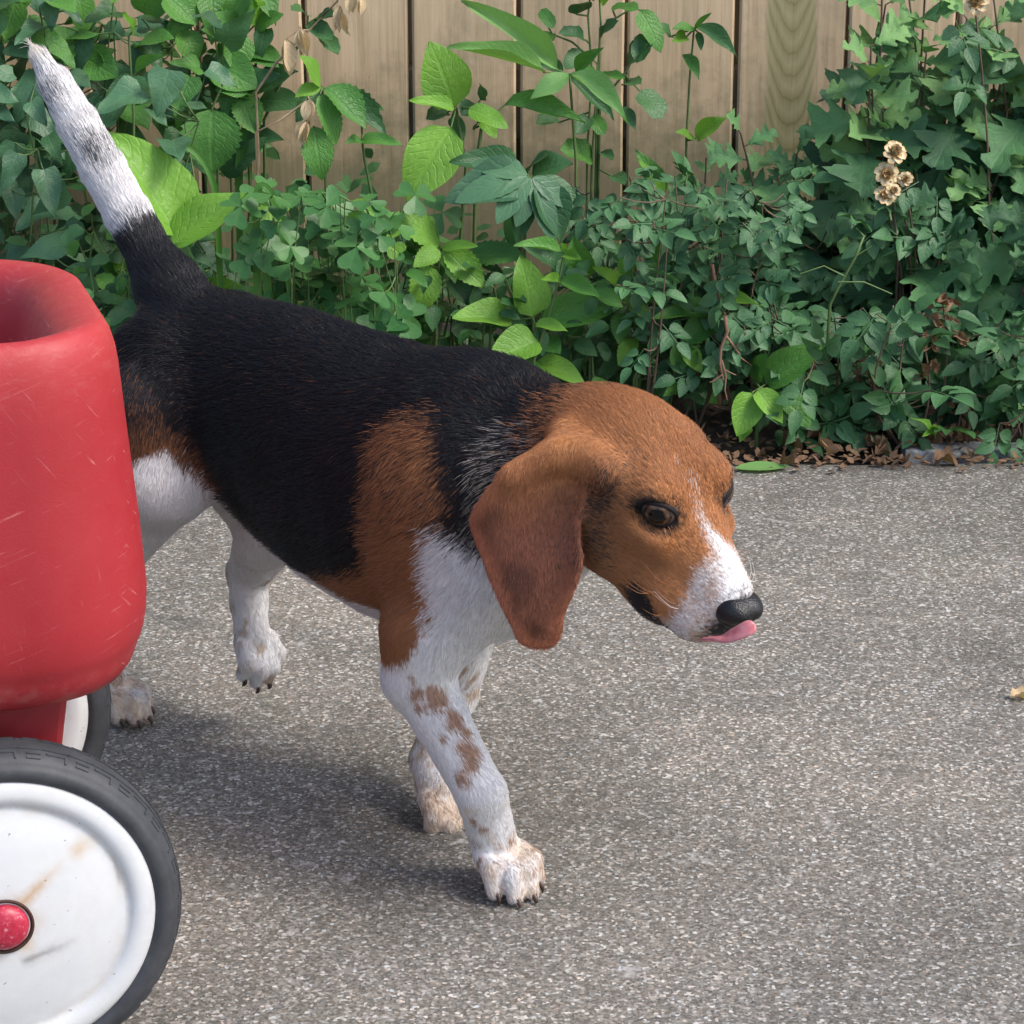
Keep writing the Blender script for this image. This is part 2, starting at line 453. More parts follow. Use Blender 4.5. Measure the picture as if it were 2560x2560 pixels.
# moulded seat-back rib on the far inner wall
V, Fc = [], []
n = 16
for k, z in enumerate((0.30, 0.40, 0.47, 0.495, 0.503)):
    for i in range(n + 1):
        t = i / n
        r = 0.030 * math.sin(math.pi * t) ** 0.8 * (1.0, 1.0, 0.96, 0.80, 0.3)[k]
        V.append((-0.20 + 0.16 * t, 0.318 - r, z - 0.004))
for k in range(4):
    for i in range(n):
        a = k * (n + 1) + i
        Fc.append((a + 1, a, a + n + 1, a + n + 2))
mesh_obj("seat_rib", V, Fc, m_red, wagon)

m_bol, nt, bs = mat("dark_red_plastic")
co = texco(nt)
nt.links.new(ramp(nt, noise(nt, co, 25, 6, 0.65), [(0.3, (0.20, 0.012, 0.016)), (0.7, (0.30, 0.022, 0.026))]), bs.inputs['Base Color'])
bs.inputs['Roughness'].default_value = 0.5
m_steel, nt, bs = mat("steel")
bs.inputs['Base Color'].default_value = (0.35, 0.34, 0.33, 1); bs.inputs['Metallic'].default_value = 0.9; bs.inputs['Roughness'].default_value = 0.45
m_tyre, nt, bs = mat("rubber")
co = texco(nt)
nt.links.new(ramp(nt, noise(nt, co, 35, 7, 0.7), [(0.3, (0.024, 0.026, 0.031)), (0.6, (0.050, 0.053, 0.060)), (0.8, (0.10, 0.10, 0.10))]), bs.inputs['Base Color'])
bs.inputs['Roughness'].default_value = 0.62
bump(nt, bs, noise(nt, co, 300, 4), 0.25, 0.0008)
m_rim, nt, bs = mat("white_wheel")
co = texco(nt)
sx = nt.nodes.new("ShaderNodeSeparateXYZ"); nt.links.new(co, sx.inputs[0])
base = ramp(nt, noise(nt, co, 30, 6, 0.6), [(0.3, (0.61, 0.62, 0.63)), (0.7, (0.69, 0.70, 0.71))])
speck = ramp(nt, noise(nt, co, 190, 2, 0.5), [(0.735, 0.0), (0.77, 0.8)])
base = mixc(nt, speck, base, (0.20, 0.19, 0.18))
def band(ang, off, w0, u0, u1, seed, colr, strength, nscale=60):
    """stain along a line through the wheel face at angle ang, between u0 and u1 along it"""
    global base
    ca, sa = math.cos(ang), math.sin(ang)
    def lin(a, b, c_):
        m1 = nd(nt, "ShaderNodeMath", _operation='MULTIPLY_ADD'); nt.links.new(sx.outputs[0], m1.inputs[0]); m1.inputs[1].default_value = a; m1.inputs[2].default_value = c_
        m2 = nd(nt, "ShaderNodeMath", _operation='MULTIPLY_ADD'); nt.links.new(sx.outputs[2], m2.inputs[0]); m2.inputs[1].default_value = b; nt.links.new(m1.outputs[0], m2.inputs[2])
        return m2.outputs[0]
    u, v = lin(ca, sa, 0.0), lin(-sa, ca, -off)
    av = nd(nt, "ShaderNodeMath", _operation='ABSOLUTE'); nt.links.new(v, av.inputs[0])
    nz = noise(nt, co, nscale + seed, 5, 0.65)
    wv = nd(nt, "ShaderNodeMath", _operation='MULTIPLY_ADD'); nt.links.new(nz, wv.inputs[0]); wv.inputs[1].default_value = w0 * 1.6; nt.links.new(av.outputs[0], wv.inputs[2])
    f1 = ramp(nt, wv.outputs[0], [(w0 * 0.6, 1.0), (w0 * 1.8, 0.0)])
    f2 = ramp(nt, u, [(max(0, u0 - 0.006), 0.0), (u0 + 0.004, 1.0), (u1 - (u1 - u0) * 0.6, 0.8), (u1, 0.0)])
    f3 = nd(nt, "ShaderNodeMath", _operation='MULTIPLY'); nt.links.new(f1, f3.inputs[0]); nt.links.new(f2, f3.inputs[1])
    f4 = nd(nt, "ShaderNodeMath", _operation='MULTIPLY'); nt.links.new(f3.outputs[0], f4.inputs[0]); f4.inputs[1].default_value = strength
    base = mixc(nt, f4.outputs[0], base, colr)
rr2 = nd(nt, "ShaderNodeVectorMath", _operation='LENGTH')
flat_ = nt.nodes.new("ShaderNodeCombineXYZ"); nt.links.new(sx.outputs[0], flat_.inputs[0]); nt.links.new(sx.outputs[2], flat_.inputs[2])
nt.links.new(flat_.outputs[0], rr2.inputs[0])
gn = ramp(nt, noise(nt, co, 28, 6, 0.7), [(0.42, 0.0), (0.66, 1.0)])
for st_, cl_, sr_ in (([(0.080, 0.0), (0.0865, 1.0), (0.0905, 0.0)], (0.40, 0.33, 0.25), 0.75), ([(0.020, 1.0), (0.029, 0.0)], (0.45, 0.27, 0.12), 0.8), ([(0.098, 0.0), (0.106, 1.0)], (0.30, 0.28, 0.26), 0.6), ([(0.0, 1.0), (0.2, 1.0)], (0.58, 0.56, 0.53), 0.35)):
    g1 = nd(nt, "ShaderNodeMath", _operation='MULTIPLY'); nt.links.new(ramp(nt, rr2.outputs['Value'], st_), g1.inputs[0]); nt.links.new(gn, g1.inputs[1])
    g2 = nd(nt, "ShaderNodeMath", _operation='MULTIPLY'); nt.links.new(g1.outputs[0], g2.inputs[0]); g2.inputs[1].default_value = sr_
    base = mixc(nt, g2.outputs[0], base, cl_)
band(math.radians(42), 0.003, 0.0055, 0.014, 0.066, 1, (0.48, 0.27, 0.09), 0.95)
band(math.radians(40), 0.002, 0.010, 0.068, 0.090, 2, (0.50, 0.33, 0.16), 0.8)
band(math.radians(16), -0.031, 0.0050, 0.001, 0.046, 3, (0.24, 0.22, 0.21), 1.0, 150)
band(math.radians(-50), 0.0, 0.006, 0.017, 0.032, 4, (0.55, 0.38, 0.18), 0.6)
band(math.radians(100), -0.083, 0.0016, 0.004, 0.026, 5, (0.12, 0.11, 0.10), 0.7, 120)
nt.links.new(base, bs.inputs['Base Color'])
bs.inputs['Roughness'].default_value = 0.42
bump(nt, bs, noise(nt, co, 25, 4), 0.08, 0.004)
m_hub, nt, bs = mat("red_hub")
co = texco(nt)
nt.links.new(ramp(nt, noise(nt, co, 260, 5, 0.7), [(0.40, (0.36, 0.012, 0.035)), (0.58, (0.43, 0.028, 0.06)), (0.70, (0.60, 0.33, 0.37))]), bs.inputs['Base Color'])
bs.inputs['Roughness'].default_value = 0.4
m_dark, nt, bs = mat("grime")
bs.inputs['Base Color'].default_value = (0.05, 0.022, 0.014, 1); bs.inputs['Roughness'].default_value = 0.7

def lathe(name, profile, material, parent, n=96, closed=True):
    """profile (radius, y) turned about the local y axis"""
    V, Fc = [], []
    m = len(profile)
    for i in range(n):
        t = 2 * math.pi * i / n
        for r, y in profile:
            V.append((r * math.cos(t), y, r * math.sin(t)))
    for i in range(n):
        for k in range(m if closed else m - 1):
            a, b = i * m + k, i * m + (k + 1) % m
            c_, d = ((i + 1) % n) * m + k, ((i + 1) % n) * m + (k + 1) % m
            Fc.append((a, c_, d, b) if a != b else (a, c_, d))
    return mesh_obj(name, V, Fc, material, parent)

RT, TW = 0.125, 0.046
def wheel(u, v, flip):
    """outer face at local y = 0, looking towards -y; flip = on the far side"""
    wh = empty("wheel", (u, v, RT))
    wh.parent = wagon
    if flip:
        wh.rotation_euler = (0, 0, math.pi)
    tp_ = [(0.1040, 0.004), (0.1065, 0.0015), (0.1095, 0.0000), (0.1130, 0.0005), (0.1155, 0.0015), (0.1165, 0.0030), (0.1180, 0.0038), (0.1205, 0.0058), (0.1228, 0.0095), (0.1243, 0.0150),
           (0.1250, TW / 2), (0.1243, TW - 0.0150), (0.1228, TW - 0.0095), (0.1205, TW - 0.0058), (0.1165, TW - 0.003), (0.1095, TW), (0.1040, TW - 0.004)]
    ty = lathe("tyre", tp_, m_tyre, wh, 128)
    # raised tread figures round both shoulders, kept in the tyre's own mesh
    bm = bmesh.new(); bm.from_mesh(ty.data)
    def lug(t0, t1, y0, y1):
        pts = []
        for t in (t0, t1):
            for y in (y0, y1):
                yy = min(y, TW - y)
                r = float(np.interp(yy, (0.0038, 0.0058, 0.0095, 0.0150, TW / 2), (0.1180, 0.1205, 0.1228, 0.1243, 0.1250)))
                for dr in (-0.001, 0.0011):
                    pts.append(bm.verts.new(((r + dr) * math.cos(t), y, (r + dr) * math.sin(t))))
        for f in ((1, 3, 7, 5), (0, 1, 5, 4), (2, 6, 7, 3), (0, 2, 3, 1), (4, 5, 7, 6)):
            fc = bm.faces.new([pts[i] for i in f]); fc.material_index = 0
    N_ = 44
    for i in range(N_):
        t = 2 * math.pi * i / N_
        w = 2 * math.pi / N_
        for s_ in (0, 1):
            yy = (lambda a: a) if s_ == 0 else (lambda a: TW - a)
            def L(t0, t1, a, b):
                lug(t0, t1, min(yy(a), yy(b)), max(yy(a), yy(b)))
            if i % 2 == 0:
                L(t + 0.05 * w, t + 0.85 * w, 0.0105, 0.0122)
                L(t + 0.05 * w, t + 0.12 * w, 0.0062, 0.0105)
            else:
                L(t + 0.10 * w, t + 0.65 * w, 0.0066, 0.0080)
                L(t + 0.10 * w, t + 0.65 * w, 0.0100, 0.0112)
        lug(t, t + w * 0.96, 0.0150, 0.0165)
        lug(t, t + w * 0.96, TW - 0.0165, TW - 0.0150)
    bm.normal_update(); bm.to_mesh(ty.data); bm.free()
    rp = [(0.0, -0.0035), (0.017, -0.0033), (0.030, -0.0030), (0.055, -0.0012), (0.075, 0.0020), (0.0835, 0.0042), (0.0865, 0.0045), (0.0885, 0.0030), (0.0905, 0.0012), (0.0955, 0.0004), (0.1015, 0.0010), (0.1045, 0.0026),
          (0.1062, 0.006), (0.1062, TW - 0.006), (0.1045, TW - 0.0026), (0.0955, TW - 0.0004), (0.0885, TW - 0.003), (0.0835, TW - 0.0045), (0.03, TW - 0.0005), (0.0, TW)]
    lathe("rim", rp, m_rim, wh, 96, closed=False)
    lathe("hub_ring", [(0.0205, -0.0030), (0.0205, -0.0044), (0.0192, -0.0048), (0.0175, -0.0030)], m_dark, wh, 48)
    lathe("hub_cap", [(0.0, -0.0125), (0.006, -0.0125), (0.0112, -0.0113), (0.0148, -0.0090), (0.0165, -0.0060), (0.0172, -0.0020), (0.0, -0.0015)], m_hub, wh, 48, closed=False)
    return wh
wheel(0.0, 0.0, False)
wheel(0.0, 0.392, True)
wheel(-0.66, 0.0, False)
wheel(-0.66, 0.392, True)
for u in (0.0, -0.66):
    V = []
    for (z, hu) in ((0.105, 0.030), (0.135, 0.036), (0.20, 0.050), (0.264, 0.060)):
        V += [(u - hu, 0.062, z), (u + hu, 0.062, z), (u + hu, 0.330, z), (u - hu, 0.330, z)]
    Fc = [(3, 2, 1, 0), (12, 13, 14, 15)] + [(r * 4 + k, r * 4 + (k + 1) % 4, r * 4 + 4 + (k + 1) % 4, r * 4 + 4 + k) for r in range(3) for k in range(4)]
    o = mesh_obj("bolster", V, Fc, m_bol, wagon, smooth=False)
    mo = o.modifiers.new("bevel", 'BEVEL'); mo.width = 0.005; mo.segments = 2
    ax = lathe("axle", [(0.0, 0.035), (0.006, 0.035), (0.006, 0.357), (0.0, 0.357)], m_steel, wagon, 16, closed=False)
    ax.location = (u, 0, RT)
DOG_VOX = 0.0023
N_HAIR = 420000
# ------------------------------------------------------------------ the dog
PHI = math.radians(40.0)
O_D = np.array((-0.01, 2.08, 0.0))
F_ = np.array((math.cos(PHI), -math.sin(PHI), 0.0))
L_ = np.array((math.sin(PHI), math.cos(PHI), 0.0))
U_ = np.array((0.0, 0.0, 1.0))
RD = np.stack((F_, L_, U_), 1)
def W(a, b, c):
    return O_D + a * F_ + b * L_ + c * U_
PHH, PIT = math.radians(50.0), math.radians(35.0)
HF = np.array((math.cos(PIT) * math.cos(PHH), -math.cos(PIT) * math.sin(PHH), -math.sin(PIT)))
HL = np.array((math.sin(PHH), math.cos(PHH), 0.0))
HU = np.cross(HF, HL)
RH = np.stack((HF, HL, HU), 1)
S_H = np.array((0.1337, 1.921, 0.353))
def H(x, y, z):
    return S_H + x * HF + y * HL + z * HU

class Sdf:
    """signed distance grid; shapes are blended into it inside their own boxes"""
    def __init__(s, lo, hi, vox):
        s.lo, s.vox = np.array(lo, float), vox
        s.n = np.ceil((np.array(hi) - s.lo) / vox).astype(int) + 1
        s.g = np.full(s.n, 0.05, np.float32)
        s.flow = []
        s.region = 0
    def box(s, lo, hi, pad):
        i0 = np.clip(np.floor((np.array(lo) - pad - s.lo) / s.vox).astype(int), 0, s.n)
        i1 = np.clip(np.ceil((np.array(hi) + pad - s.lo) / s.vox).astype(int) + 1, 0, s.n)
        ax = [s.lo[k] + s.vox * np.arange(i0[k], i1[k]) for k in range(3)]
        P = np.stack(np.meshgrid(*ax, indexing='ij'), -1).reshape(-1, 3)
        sl = tuple(slice(i0[k], i1[k]) for k in range(3))
        return sl, P
    def add(s, fn, lo, hi, k=0.01, sub=False, flow=None, flen=None):
        sl, P = s.box(lo, hi, k + 3 * s.vox)
        if len(P) == 0:
            return
        shp = s.g[sl].shape
        d = fn(P).reshape(shp).astype(np.float32)
        o = s.g[sl]
        if sub:
            h = np.clip(0.5 - 0.5 * (o + d) / k, 0, 1)
            s.g[sl] = o * (1 - h) - d * h + k * h * (1 - h)
        else:
            h = np.clip(0.5 + 0.5 * (o - d) / k, 0, 1)
            s.g[sl] = o * (1 - h) + d * h - k * h * (1 - h)
        if flow is not None:
            s.flow.append((fn, np.array(flow, float), flen, s.region))
    def cone(s, p, q, r, R, k=0.01, sub=False, flow=None, flen=None, flat=None):
        p, q = np.array(p, float), np.array(q, float)
        ba = q - p
        L2 = ba @ ba + 1e-12
        def fn(P):
            v = P - p
            if flat is not None:
                n, sc = flat
                n = np.array(n) / np.linalg.norm(n)
                v = v + np.outer(v @ n - (np.clip(v @ ba / L2, 0, 1)) * (ba @ n), n) * (sc - 1)
            t = np.clip(v @ ba / L2, 0, 1)
            return np.linalg.norm(v - t[:, None] * ba, axis=1) - (r + (R - r) * t)
        m = max(r, R)
        s.add(fn, np.minimum(p, q) - m, np.maximum(p, q) + m, k, sub, flow, flen)
    def ell(s, c, rad, Rm=np.eye(3), k=0.01, sub=False, flow=None, flen=None):
        c, rad = np.array(c, float), np.array(rad, float)
        def fn(P):
            v = (P - c) @ Rm
            k0 = np.linalg.norm(v / rad, axis=1)
            k1 = np.linalg.norm(v / rad ** 2, axis=1) + 1e-9
            return k0 * (k0 - 1) / k1
        m = rad.max()
        s.add(fn, c - m, c + m, k, sub, flow, flen)
    def mesh(s):
        """surface nets"""
        g = s.g
        nx, ny, nz = g.shape
        neg = g < 0
        cnt = np.zeros((nx - 1, ny - 1, nz - 1), np.uint8)
        for dx in (0, 1):
            for dy in (0, 1):
                for dz in (0, 1):
                    cnt += neg[dx:nx - 1 + dx, dy:ny - 1 + dy, dz:nz - 1 + dz]
        act = (cnt > 0) & (cnt < 8)
        c = np.argwhere(act)
        idx = np.full(act.shape, -1, np.int64)
        idx[act] = np.arange(len(c))
        off = np.array([(a, b, d) for a in (0, 1) for b in (0, 1) for d in (0, 1)])
        val = np.stack([g[c[:, 0] + o[0], c[:, 1] + o[1], c[:, 2] + o[2]] for o in off], 1)
        acc = np.zeros((len(c), 3)); num = np.zeros(len(c))
        for i in range(8):
            for j in range(i + 1, 8):
                if np.abs(off[i] - off[j]).sum() != 1:
                    continue
                a, b = val[:, i], val[:, j]
                m = (a < 0) != (b < 0)
                t = np.where(m, a / np.where(m, a - b, 1), 0)
                p = off[i] + t[:, None] * (off[j] - off[i])
                acc[m] += p[m]; num[m] += 1
        V = s.lo + s.vox * (c + acc / num[:, None])
        Q = []
        for ax in range(3):
            a1, a2 = (ax + 1) % 3, (ax + 2) % 3
            s0 = [slice(None)] * 3; s1 = [slice(None)] * 3
            s0[ax] = slice(0, -1); s1[ax] = slice(1, None)
            e = np.argwhere(neg[tuple(s0)] != neg[tuple(s1)])
            e = e[(e[:, a1] > 0) & (e[:, a2] > 0) & (e[:, a1] < g.shape[a1] - 1) & (e[:, a2] < g.shape[a2] - 1)]
            sg = neg[tuple(e.T)]
            def cell(d1, d2):
                q = e.copy(); q[:, a1] += d1; q[:, a2] += d2
                return idx[tuple(q.T)]
            quad = np.stack((cell(-1, -1), cell(0, -1), cell(0, 0), cell(-1, 0)), 1)
            quad[~sg] = quad[~sg][:, ::-1]
            Q.append(quad)
        Q = np.concatenate(Q)
        Q = Q[(Q >= 0).all(1)]
        return V, Q
    def grad(s, V):
        def sample(P):
            q = np.clip((P - s.lo) / s.vox, 0, np.array(s.g.shape) - 1.001)
            i = q.astype(int); f = q - i
            r = 0
            for dx in (0, 1):
                for dy in (0, 1):
                    for dz in (0, 1):
                        w = (f[:, 0] if dx else 1 - f[:, 0]) * (f[:, 1] if dy else 1 - f[:, 1]) * (f[:, 2] if dz else 1 - f[:, 2])
                        r = r + w * s.g[i[:, 0] + dx, i[:, 1] + dy, i[:, 2] + dz]
            return r
        e = s.vox * 1.2
        n = np.stack([sample(V + e * np.eye(3)[k]) - sample(V - e * np.eye(3)[k]) for k in range(3)], 1)
        return n / (np.linalg.norm(n, axis=1, keepdims=True) + 1e-9)

def quads_mesh(name, V, Q, col=None):
    me = bpy.data.meshes.new(name)
    me.vertices.add(len(V)); me.vertices.foreach_set("co", V.astype(np.float32).ravel())
    n = Q.shape[1]
    me.loops.add(Q.size); me.loops.foreach_set("vertex_index", Q.astype(np.int32).ravel())
    me.polygons.add(len(Q)); me.polygons.foreach_set("loop_start", np.arange(0, Q.size, n, dtype=np.int32))
    me.polygons.foreach_set("use_smooth", np.ones(len(Q), bool))
    me.update(calc_edges=True)
    if col is not None:
        at_ = me.color_attributes.new("coat", 'FLOAT_COLOR', 'POINT')
        at_.data.foreach_set("color", np.concatenate((col, np.ones((len(col), 1))), 1).astype(np.float32).ravel())
    return me

dog_sdf = Sdf((-0.50, 1.78, -0.004), (0.235, 2.47, 0.64), DOG_VOX)
G = dog_sdf
BACK = -F_ * 0.85 + np.array((0, 0, -0.45))
DOWN = np.array((0, 0, -1.0))

# trunk: top line, under line and half width along the spine
TR = np.array((  # a, top, bottom, half width
    (-0.400, 0.335, 0.300, 0.004), (-0.394, 0.362, 0.275, 0.030), (-0.383, 0.383, 0.255, 0.048),
    (-0.370, 0.396, 0.248, 0.064), (-0.33, 0.403, 0.246, 0.072), (-0.28, 0.411, 0.240, 0.073),
    (-0.22, 0.412, 0.206, 0.076), (-0.17, 0.407, 0.190, 0.084), (-0.10, 0.403, 0.179, 0.093),
    (-0.04, 0.407, 0.178, 0.092), (-0.01, 0.404, 0.181, 0.086), (0.02, 0.385, 0.190, 0.076),
    (0.040, 0.350, 0.208, 0.058), (0.058, 0.322, 0.235, 0.036), (0.066, 0.29, 0.262, 0.006)))
def trunk(P):
    q = (P - O_D) @ RD
    a = q[:, 0]
    top, bot, w = (np.interp(a, TR[:, 0], TR[:, k]) for k in (1, 2, 3))
    hh, zc = (top - bot) / 2, (top + bot) / 2
    zz = (q[:, 2] - zc) / hh
    wz = w * (1 - 0.10 * np.clip(zz, 0, 1) ** 2)
    rho = (np.abs(q[:, 1] / wz) ** 2.2 + np.abs(zz) ** 2.2 + 1e-9) ** (1 / 2.2)
    d = (rho - 1) * np.minimum(w, hh)
    return np.maximum(d, np.maximum(TR[0, 0] - a, a - TR[-1, 0]))
corners = np.array([W(a, b, c) for a in (-0.42, 0.12) for b in (-0.1, 0.1) for c in (0.17, 0.42)])
G.add(trunk, corners.min(0), corners.max(0), 0.01, flow=BACK, flen=0.011)

# rump, thighs, shoulders
for sgn in (-1, 1):
    G.ell(W(-0.338, sgn * 0.050, 0.318), (0.060, 0.036, 0.076), RD, 0.022, flow=-F_ * 0.6 + DOWN * 0.7, flen=0.011)
    G.ell(W(0.000 - (0.032 if sgn > 0 else 0), sgn * 0.062 - (0.008 if sgn > 0 else 0), 0.288), (0.050, 0.030, 0.086), RD, 0.03, flow=-F_ * 0.5 + DOWN * 0.6, flen=0.010)
    G.cone(W(0.036 - (0.050 if sgn > 0 else 0), sgn * 0.056 - (0.008 if sgn > 0 else 0), 0.258), W(-0.012 - (0.036 if sgn > 0 else 0), sgn * 0.074 - (0.014 if sgn > 0 else 0), 0.205), 0.034 - (0.004 if sgn > 0 else 0), 0.028, 0.025, flow=DOWN * 0.9 - F_ * 0.3, flen=0.009)
# belly skin fold
G.ell(W(-0.275, 0.0, 0.238), (0.050, 0.017, 0.017), RD, 0.014, flow=BACK, flen=0.012)

# neck
nk0, nk1 = W(-0.012, 0.0, 0.312), H(-0.096, 0.0, -0.064)
nkd = (nk0 - nk1) / np.linalg.norm(nk0 - nk1)
G.cone(nk0, nk1, 0.082, 0.056, 0.045, flow=nkd + DOWN * 0.15, flen=0.012)
G.cone(W(0.026, -0.008, 0.280), H(-0.085, -0.004, -0.066), 0.046, 0.036, 0.03, flow=nkd * 0.5 + DOWN * 0.6, flen=0.010)

# head
G.region = 1
HB = -HF
def hc(p, q, r, R, k=0.012, **kw):
    G.cone(H(*p), H(*q), r, R, k, flow=HB + DOWN * 0.1, flen=0.0065, **kw)
def he(c, rad, k=0.012, **kw):
    G.ell(H(*c), rad, RH, k, flow=HB + DOWN * 0.1, flen=0.0065, **kw)
he((-0.060, 0, -0.031), (0.064, 0.051, 0.052), 0.02)
he((-0.098, 0, -0.050), (0.040, 0.036, 0.034), 0.02)
for sgn in (-1, 1):
    he((-0.018, sgn * 0.0285, 0.0005), (0.024, 0.0165, 0.0150), 0.020)          # brow
    he((-0.044, sgn * 0.033, -0.052), (0.046, 0.020, 0.046), 0.02)          # cheek
    he((-0.008, sgn * 0.031, -0.022), (0.028, 0.013, 0.016), 0.014)         # below the eye
    hc((-0.010, sgn * 0.017, -0.060), (0.057, sgn * 0.012, -0.055), 0.028, 0.0210, 0.014)   # flews
    he((0.014, sgn * 0.021, -0.077), (0.032, 0.010, 0.016), 0.012)
hc((-0.02, 0, -0.028), (0.060, 0, -0.036), 0.034, 0.0210, 0.015)
hc((-0.02, 0, -0.013), (0.068, 0, -0.0255), 0.021, 0.0130, 0.014)
hc((-0.050, 0, -0.080), (0.060, 0, -0.0765), 0.024, 0.0095, 0.008)
# shallow furrow between the brows, then the eye sockets
G.cone(H(-0.050, 0, 0.032), H(0.006, 0, 0.018), 0.006, 0.007, 0.018, sub=True)
EYE = (-0.004, 0.0335, -0.004)
EYE_R = 0.0149
for sgn in (-1, 1):
    e = H(EYE[0] + 0.005, sgn * (EYE[1] + 0.005), EYE[2])
    G.ell(e, (0.0145, 0.012, 0.0105), RH, 0.008, sub=True)
# mouth line, cut under the flews
for sgn in (-1, 1):
    G.cone(H(0.014, sgn * 0.040, -0.090), H(0.076, sgn * 0.012, -0.0745), 0.0018, 0.0022, 0.004, sub=True)

# ears: curved leather, outlined flat, hung from the side of the skull
def poly_sd(p, poly):
    poly = np.asarray(poly, float)
    d = np.full(len(p), 1e9); s = np.ones(len(p))
    for i in range(len(poly)):
        a, b = poly[i], poly[i - 1]
        e, w = b - a, p - a
        t = np.clip((w @ e) / (e @ e), 0, 1)
        q = w - t[:, None] * e
        d = np.minimum(d, (q * q).sum(1))
        c1, c2 = p[:, 1] >= a[1], p[:, 1] < b[1]
        c3 = e[0] * w[:, 1] > e[1] * w[:, 0]
        s = np.where((c1 & c2 & c3) | (~c1 & ~c2 & ~c3), -s, s)
    return s * np.sqrt(d)

def smooth_poly(pts, it=2):
    p = np.asarray(pts, float)
    for _ in range(it):
        q = np.roll(p, -1, 0)
        p = np.stack((0.75 * p + 0.25 * q, 0.25 * p + 0.75 * q), 1).reshape(-1, 2)
    return p

def ear(org, e1, e2, outline, th, bend, k):
    """outline in metres along e1 (towards the nose) and e2 (down the ear)"""
    e1 = e1 / np.linalg.norm(e1)
    e2 = e2 - (e2 @ e1) * e1; e2 /= np.linalg.norm(e2)
    e3 = np.cross(e1, e2)
    pl = smooth_poly(outline)
    def fn(P):
        v = P - org
        p2 = np.stack((v @ e1, v @ e2), 1)
        w = v @ e3 - bend(p2)
        d2 = poly_sd(p2, pl) + th
        t = th * (0.75 + 0.5 * sm(0.0, 0.02, -d2))
        q = np.stack((np.maximum(d2, 0), np.maximum(np.abs(w) - t + th, 0)), 1)
        return np.linalg.norm(q, axis=1) - th + np.minimum(np.maximum(d2, np.abs(w) - t), 0) * 0.5
    pts = np.array([org + x * e1 + y * e2 + z * e3 for x, y in pl for z in (-0.02, 0.02)])
    G.add(fn, pts.min(0), pts.max(0), k, flow=e2 + 0.15 * e1, flen=0.005)
    return e1, e2, e3

G.region = 2
# near ear outline: the photograph's silhouette measured on the plane it hangs in
EAR_O = np.array((0.056, 1.930, 0.392))
EAR_E1 = np.array((0.90, -0.42, 0.0))
EAR_E2 = np.array((-0.05, -0.10, -1.0))
def ear_px(px, py):
    e1 = EAR_E1 / np.linalg.norm(EAR_E1)
    e2 = EAR_E2 - (EAR_E2 @ e1) * e1; e2 /= np.linalg.norm(e2)
    n = np.cross(e1, e2)
    c = np.array((0, 0, CAM_H)); d = at(px, py, 2.0) - c
    p = c + d * ((EAR_O - c) @ n) / (d @ n) - EAR_O
    return (p @ e1, p @ e2)
EAR_OUT = [ear_px(x, y) for x, y in (
    (1380, 1120), (1440, 1112), (1490, 1150), (1468, 1215), (1452, 1290), (1460, 1350), (1474, 1405), (1450, 1470), (1414, 1535), (1408, 1590),
    (1385, 1622), (1345, 1624), (1305, 1600), (1297, 1560), (1268, 1495), (1228, 1415), (1190, 1325), (1186, 1285), (1215, 1235), (1275, 1165), (1330, 1130))]
def ear_bend(p):
    return 0.008 * np.cos(p[:, 0] * 42.0) - 0.016 * sm(-0.02, 0.035, p[:, 0]) * sm(0.0, 0.04, p[:, 1]) - 0.006 * sm(0.0, 0.04, p[:, 1]) + 0.004 * np.sin(p[:, 1] * 48 + p[:, 0] * 30)
EAX = ear(EAR_O, EAR_E1, EAR_E2, EAR_OUT, 0.0034, ear_bend, 0.006)
G.cone(H(-0.048, -0.046, -0.004), H(-0.098, -0.046, -0.022), 0.013, 0.012, 0.016, flow=DOWN, flen=0.005)
_ep = lambda px, py, dz=0.0: EAR_O + EAX[0] * ear_px(px, py)[0] + EAX[1] * ear_px(px, py)[1] + EAX[2] * (ear_bend(np.array([ear_px(px, py)]))[0] + dz)
G.cone(_ep(1478, 1150), _ep(1385, 1140), 0.0070, 0.0070, 0.016, flow=DOWN, flen=0.005)
G.cone(_ep(1385, 1140), _ep(1300, 1180), 0.0070, 0.005, 0.016, flow=DOWN, flen=0.005)
# far ear, the mirror of the near one about the skull
def mir(v):
    return v - 2 * (v @ HL) * HL
ear(S_H + mir(EAR_O - S_H) - 0.010 * HU, mir(EAR_E1 * np.array((0.75, 1.25, 1))), mir(EAR_E2), [(x * 0.9, y) for x, y in EAR_OUT], 0.0034,
    lambda p: -ear_bend(p), 0.006)
G.cone(H(-0.060, 0.042, -0.014), H(-0.092, 0.046, -0.026), 0.013, 0.011, 0.016, flow=DOWN, flen=0.005)

# tail
G.region = 3
TP = [(470, 800, 2.300, 0.028), (430, 735, 2.318, 0.0240), (385, 655, 2.335, 0.0205), (325, 545, 2.357, 0.0195), (262, 430, 2.378, 0.0190),
      (200, 318, 2.396, 0.0175), (142, 215, 2.410, 0.0140), (103, 150, 2.418, 0.0080), (80, 116, 2.422, 0.0025)]
tp = [(at(x, y, d), r) for x, y, d, r in TP]
for (p, r), (q, R_) in zip(tp[:-1], tp[1:]):
    G.cone(p, q, r, R_, 0.003, flow=(q - p) / np.linalg.norm(q - p), flen=0.011)
G.region = 0
G.cone(W(-0.34, 0, 0.365), tp[1][0], 0.036, 0.022, 0.03, flow=BACK, flen=0.012)

# legs: chains of joints (world point, radius)
G.region = 4
CLAW = []
def leg(chain, k=0.005, flen=0.0065, k0=0.02):
    for i, ((p, r), (q, R_)) in enumerate(zip(chain[:-1], chain[1:])):
        G.cone(p, q, r, R_, k0 if i == 0 else k, flow=(np.array(q) - p) / np.linalg.norm(np.array(q) - p), flen=flen)

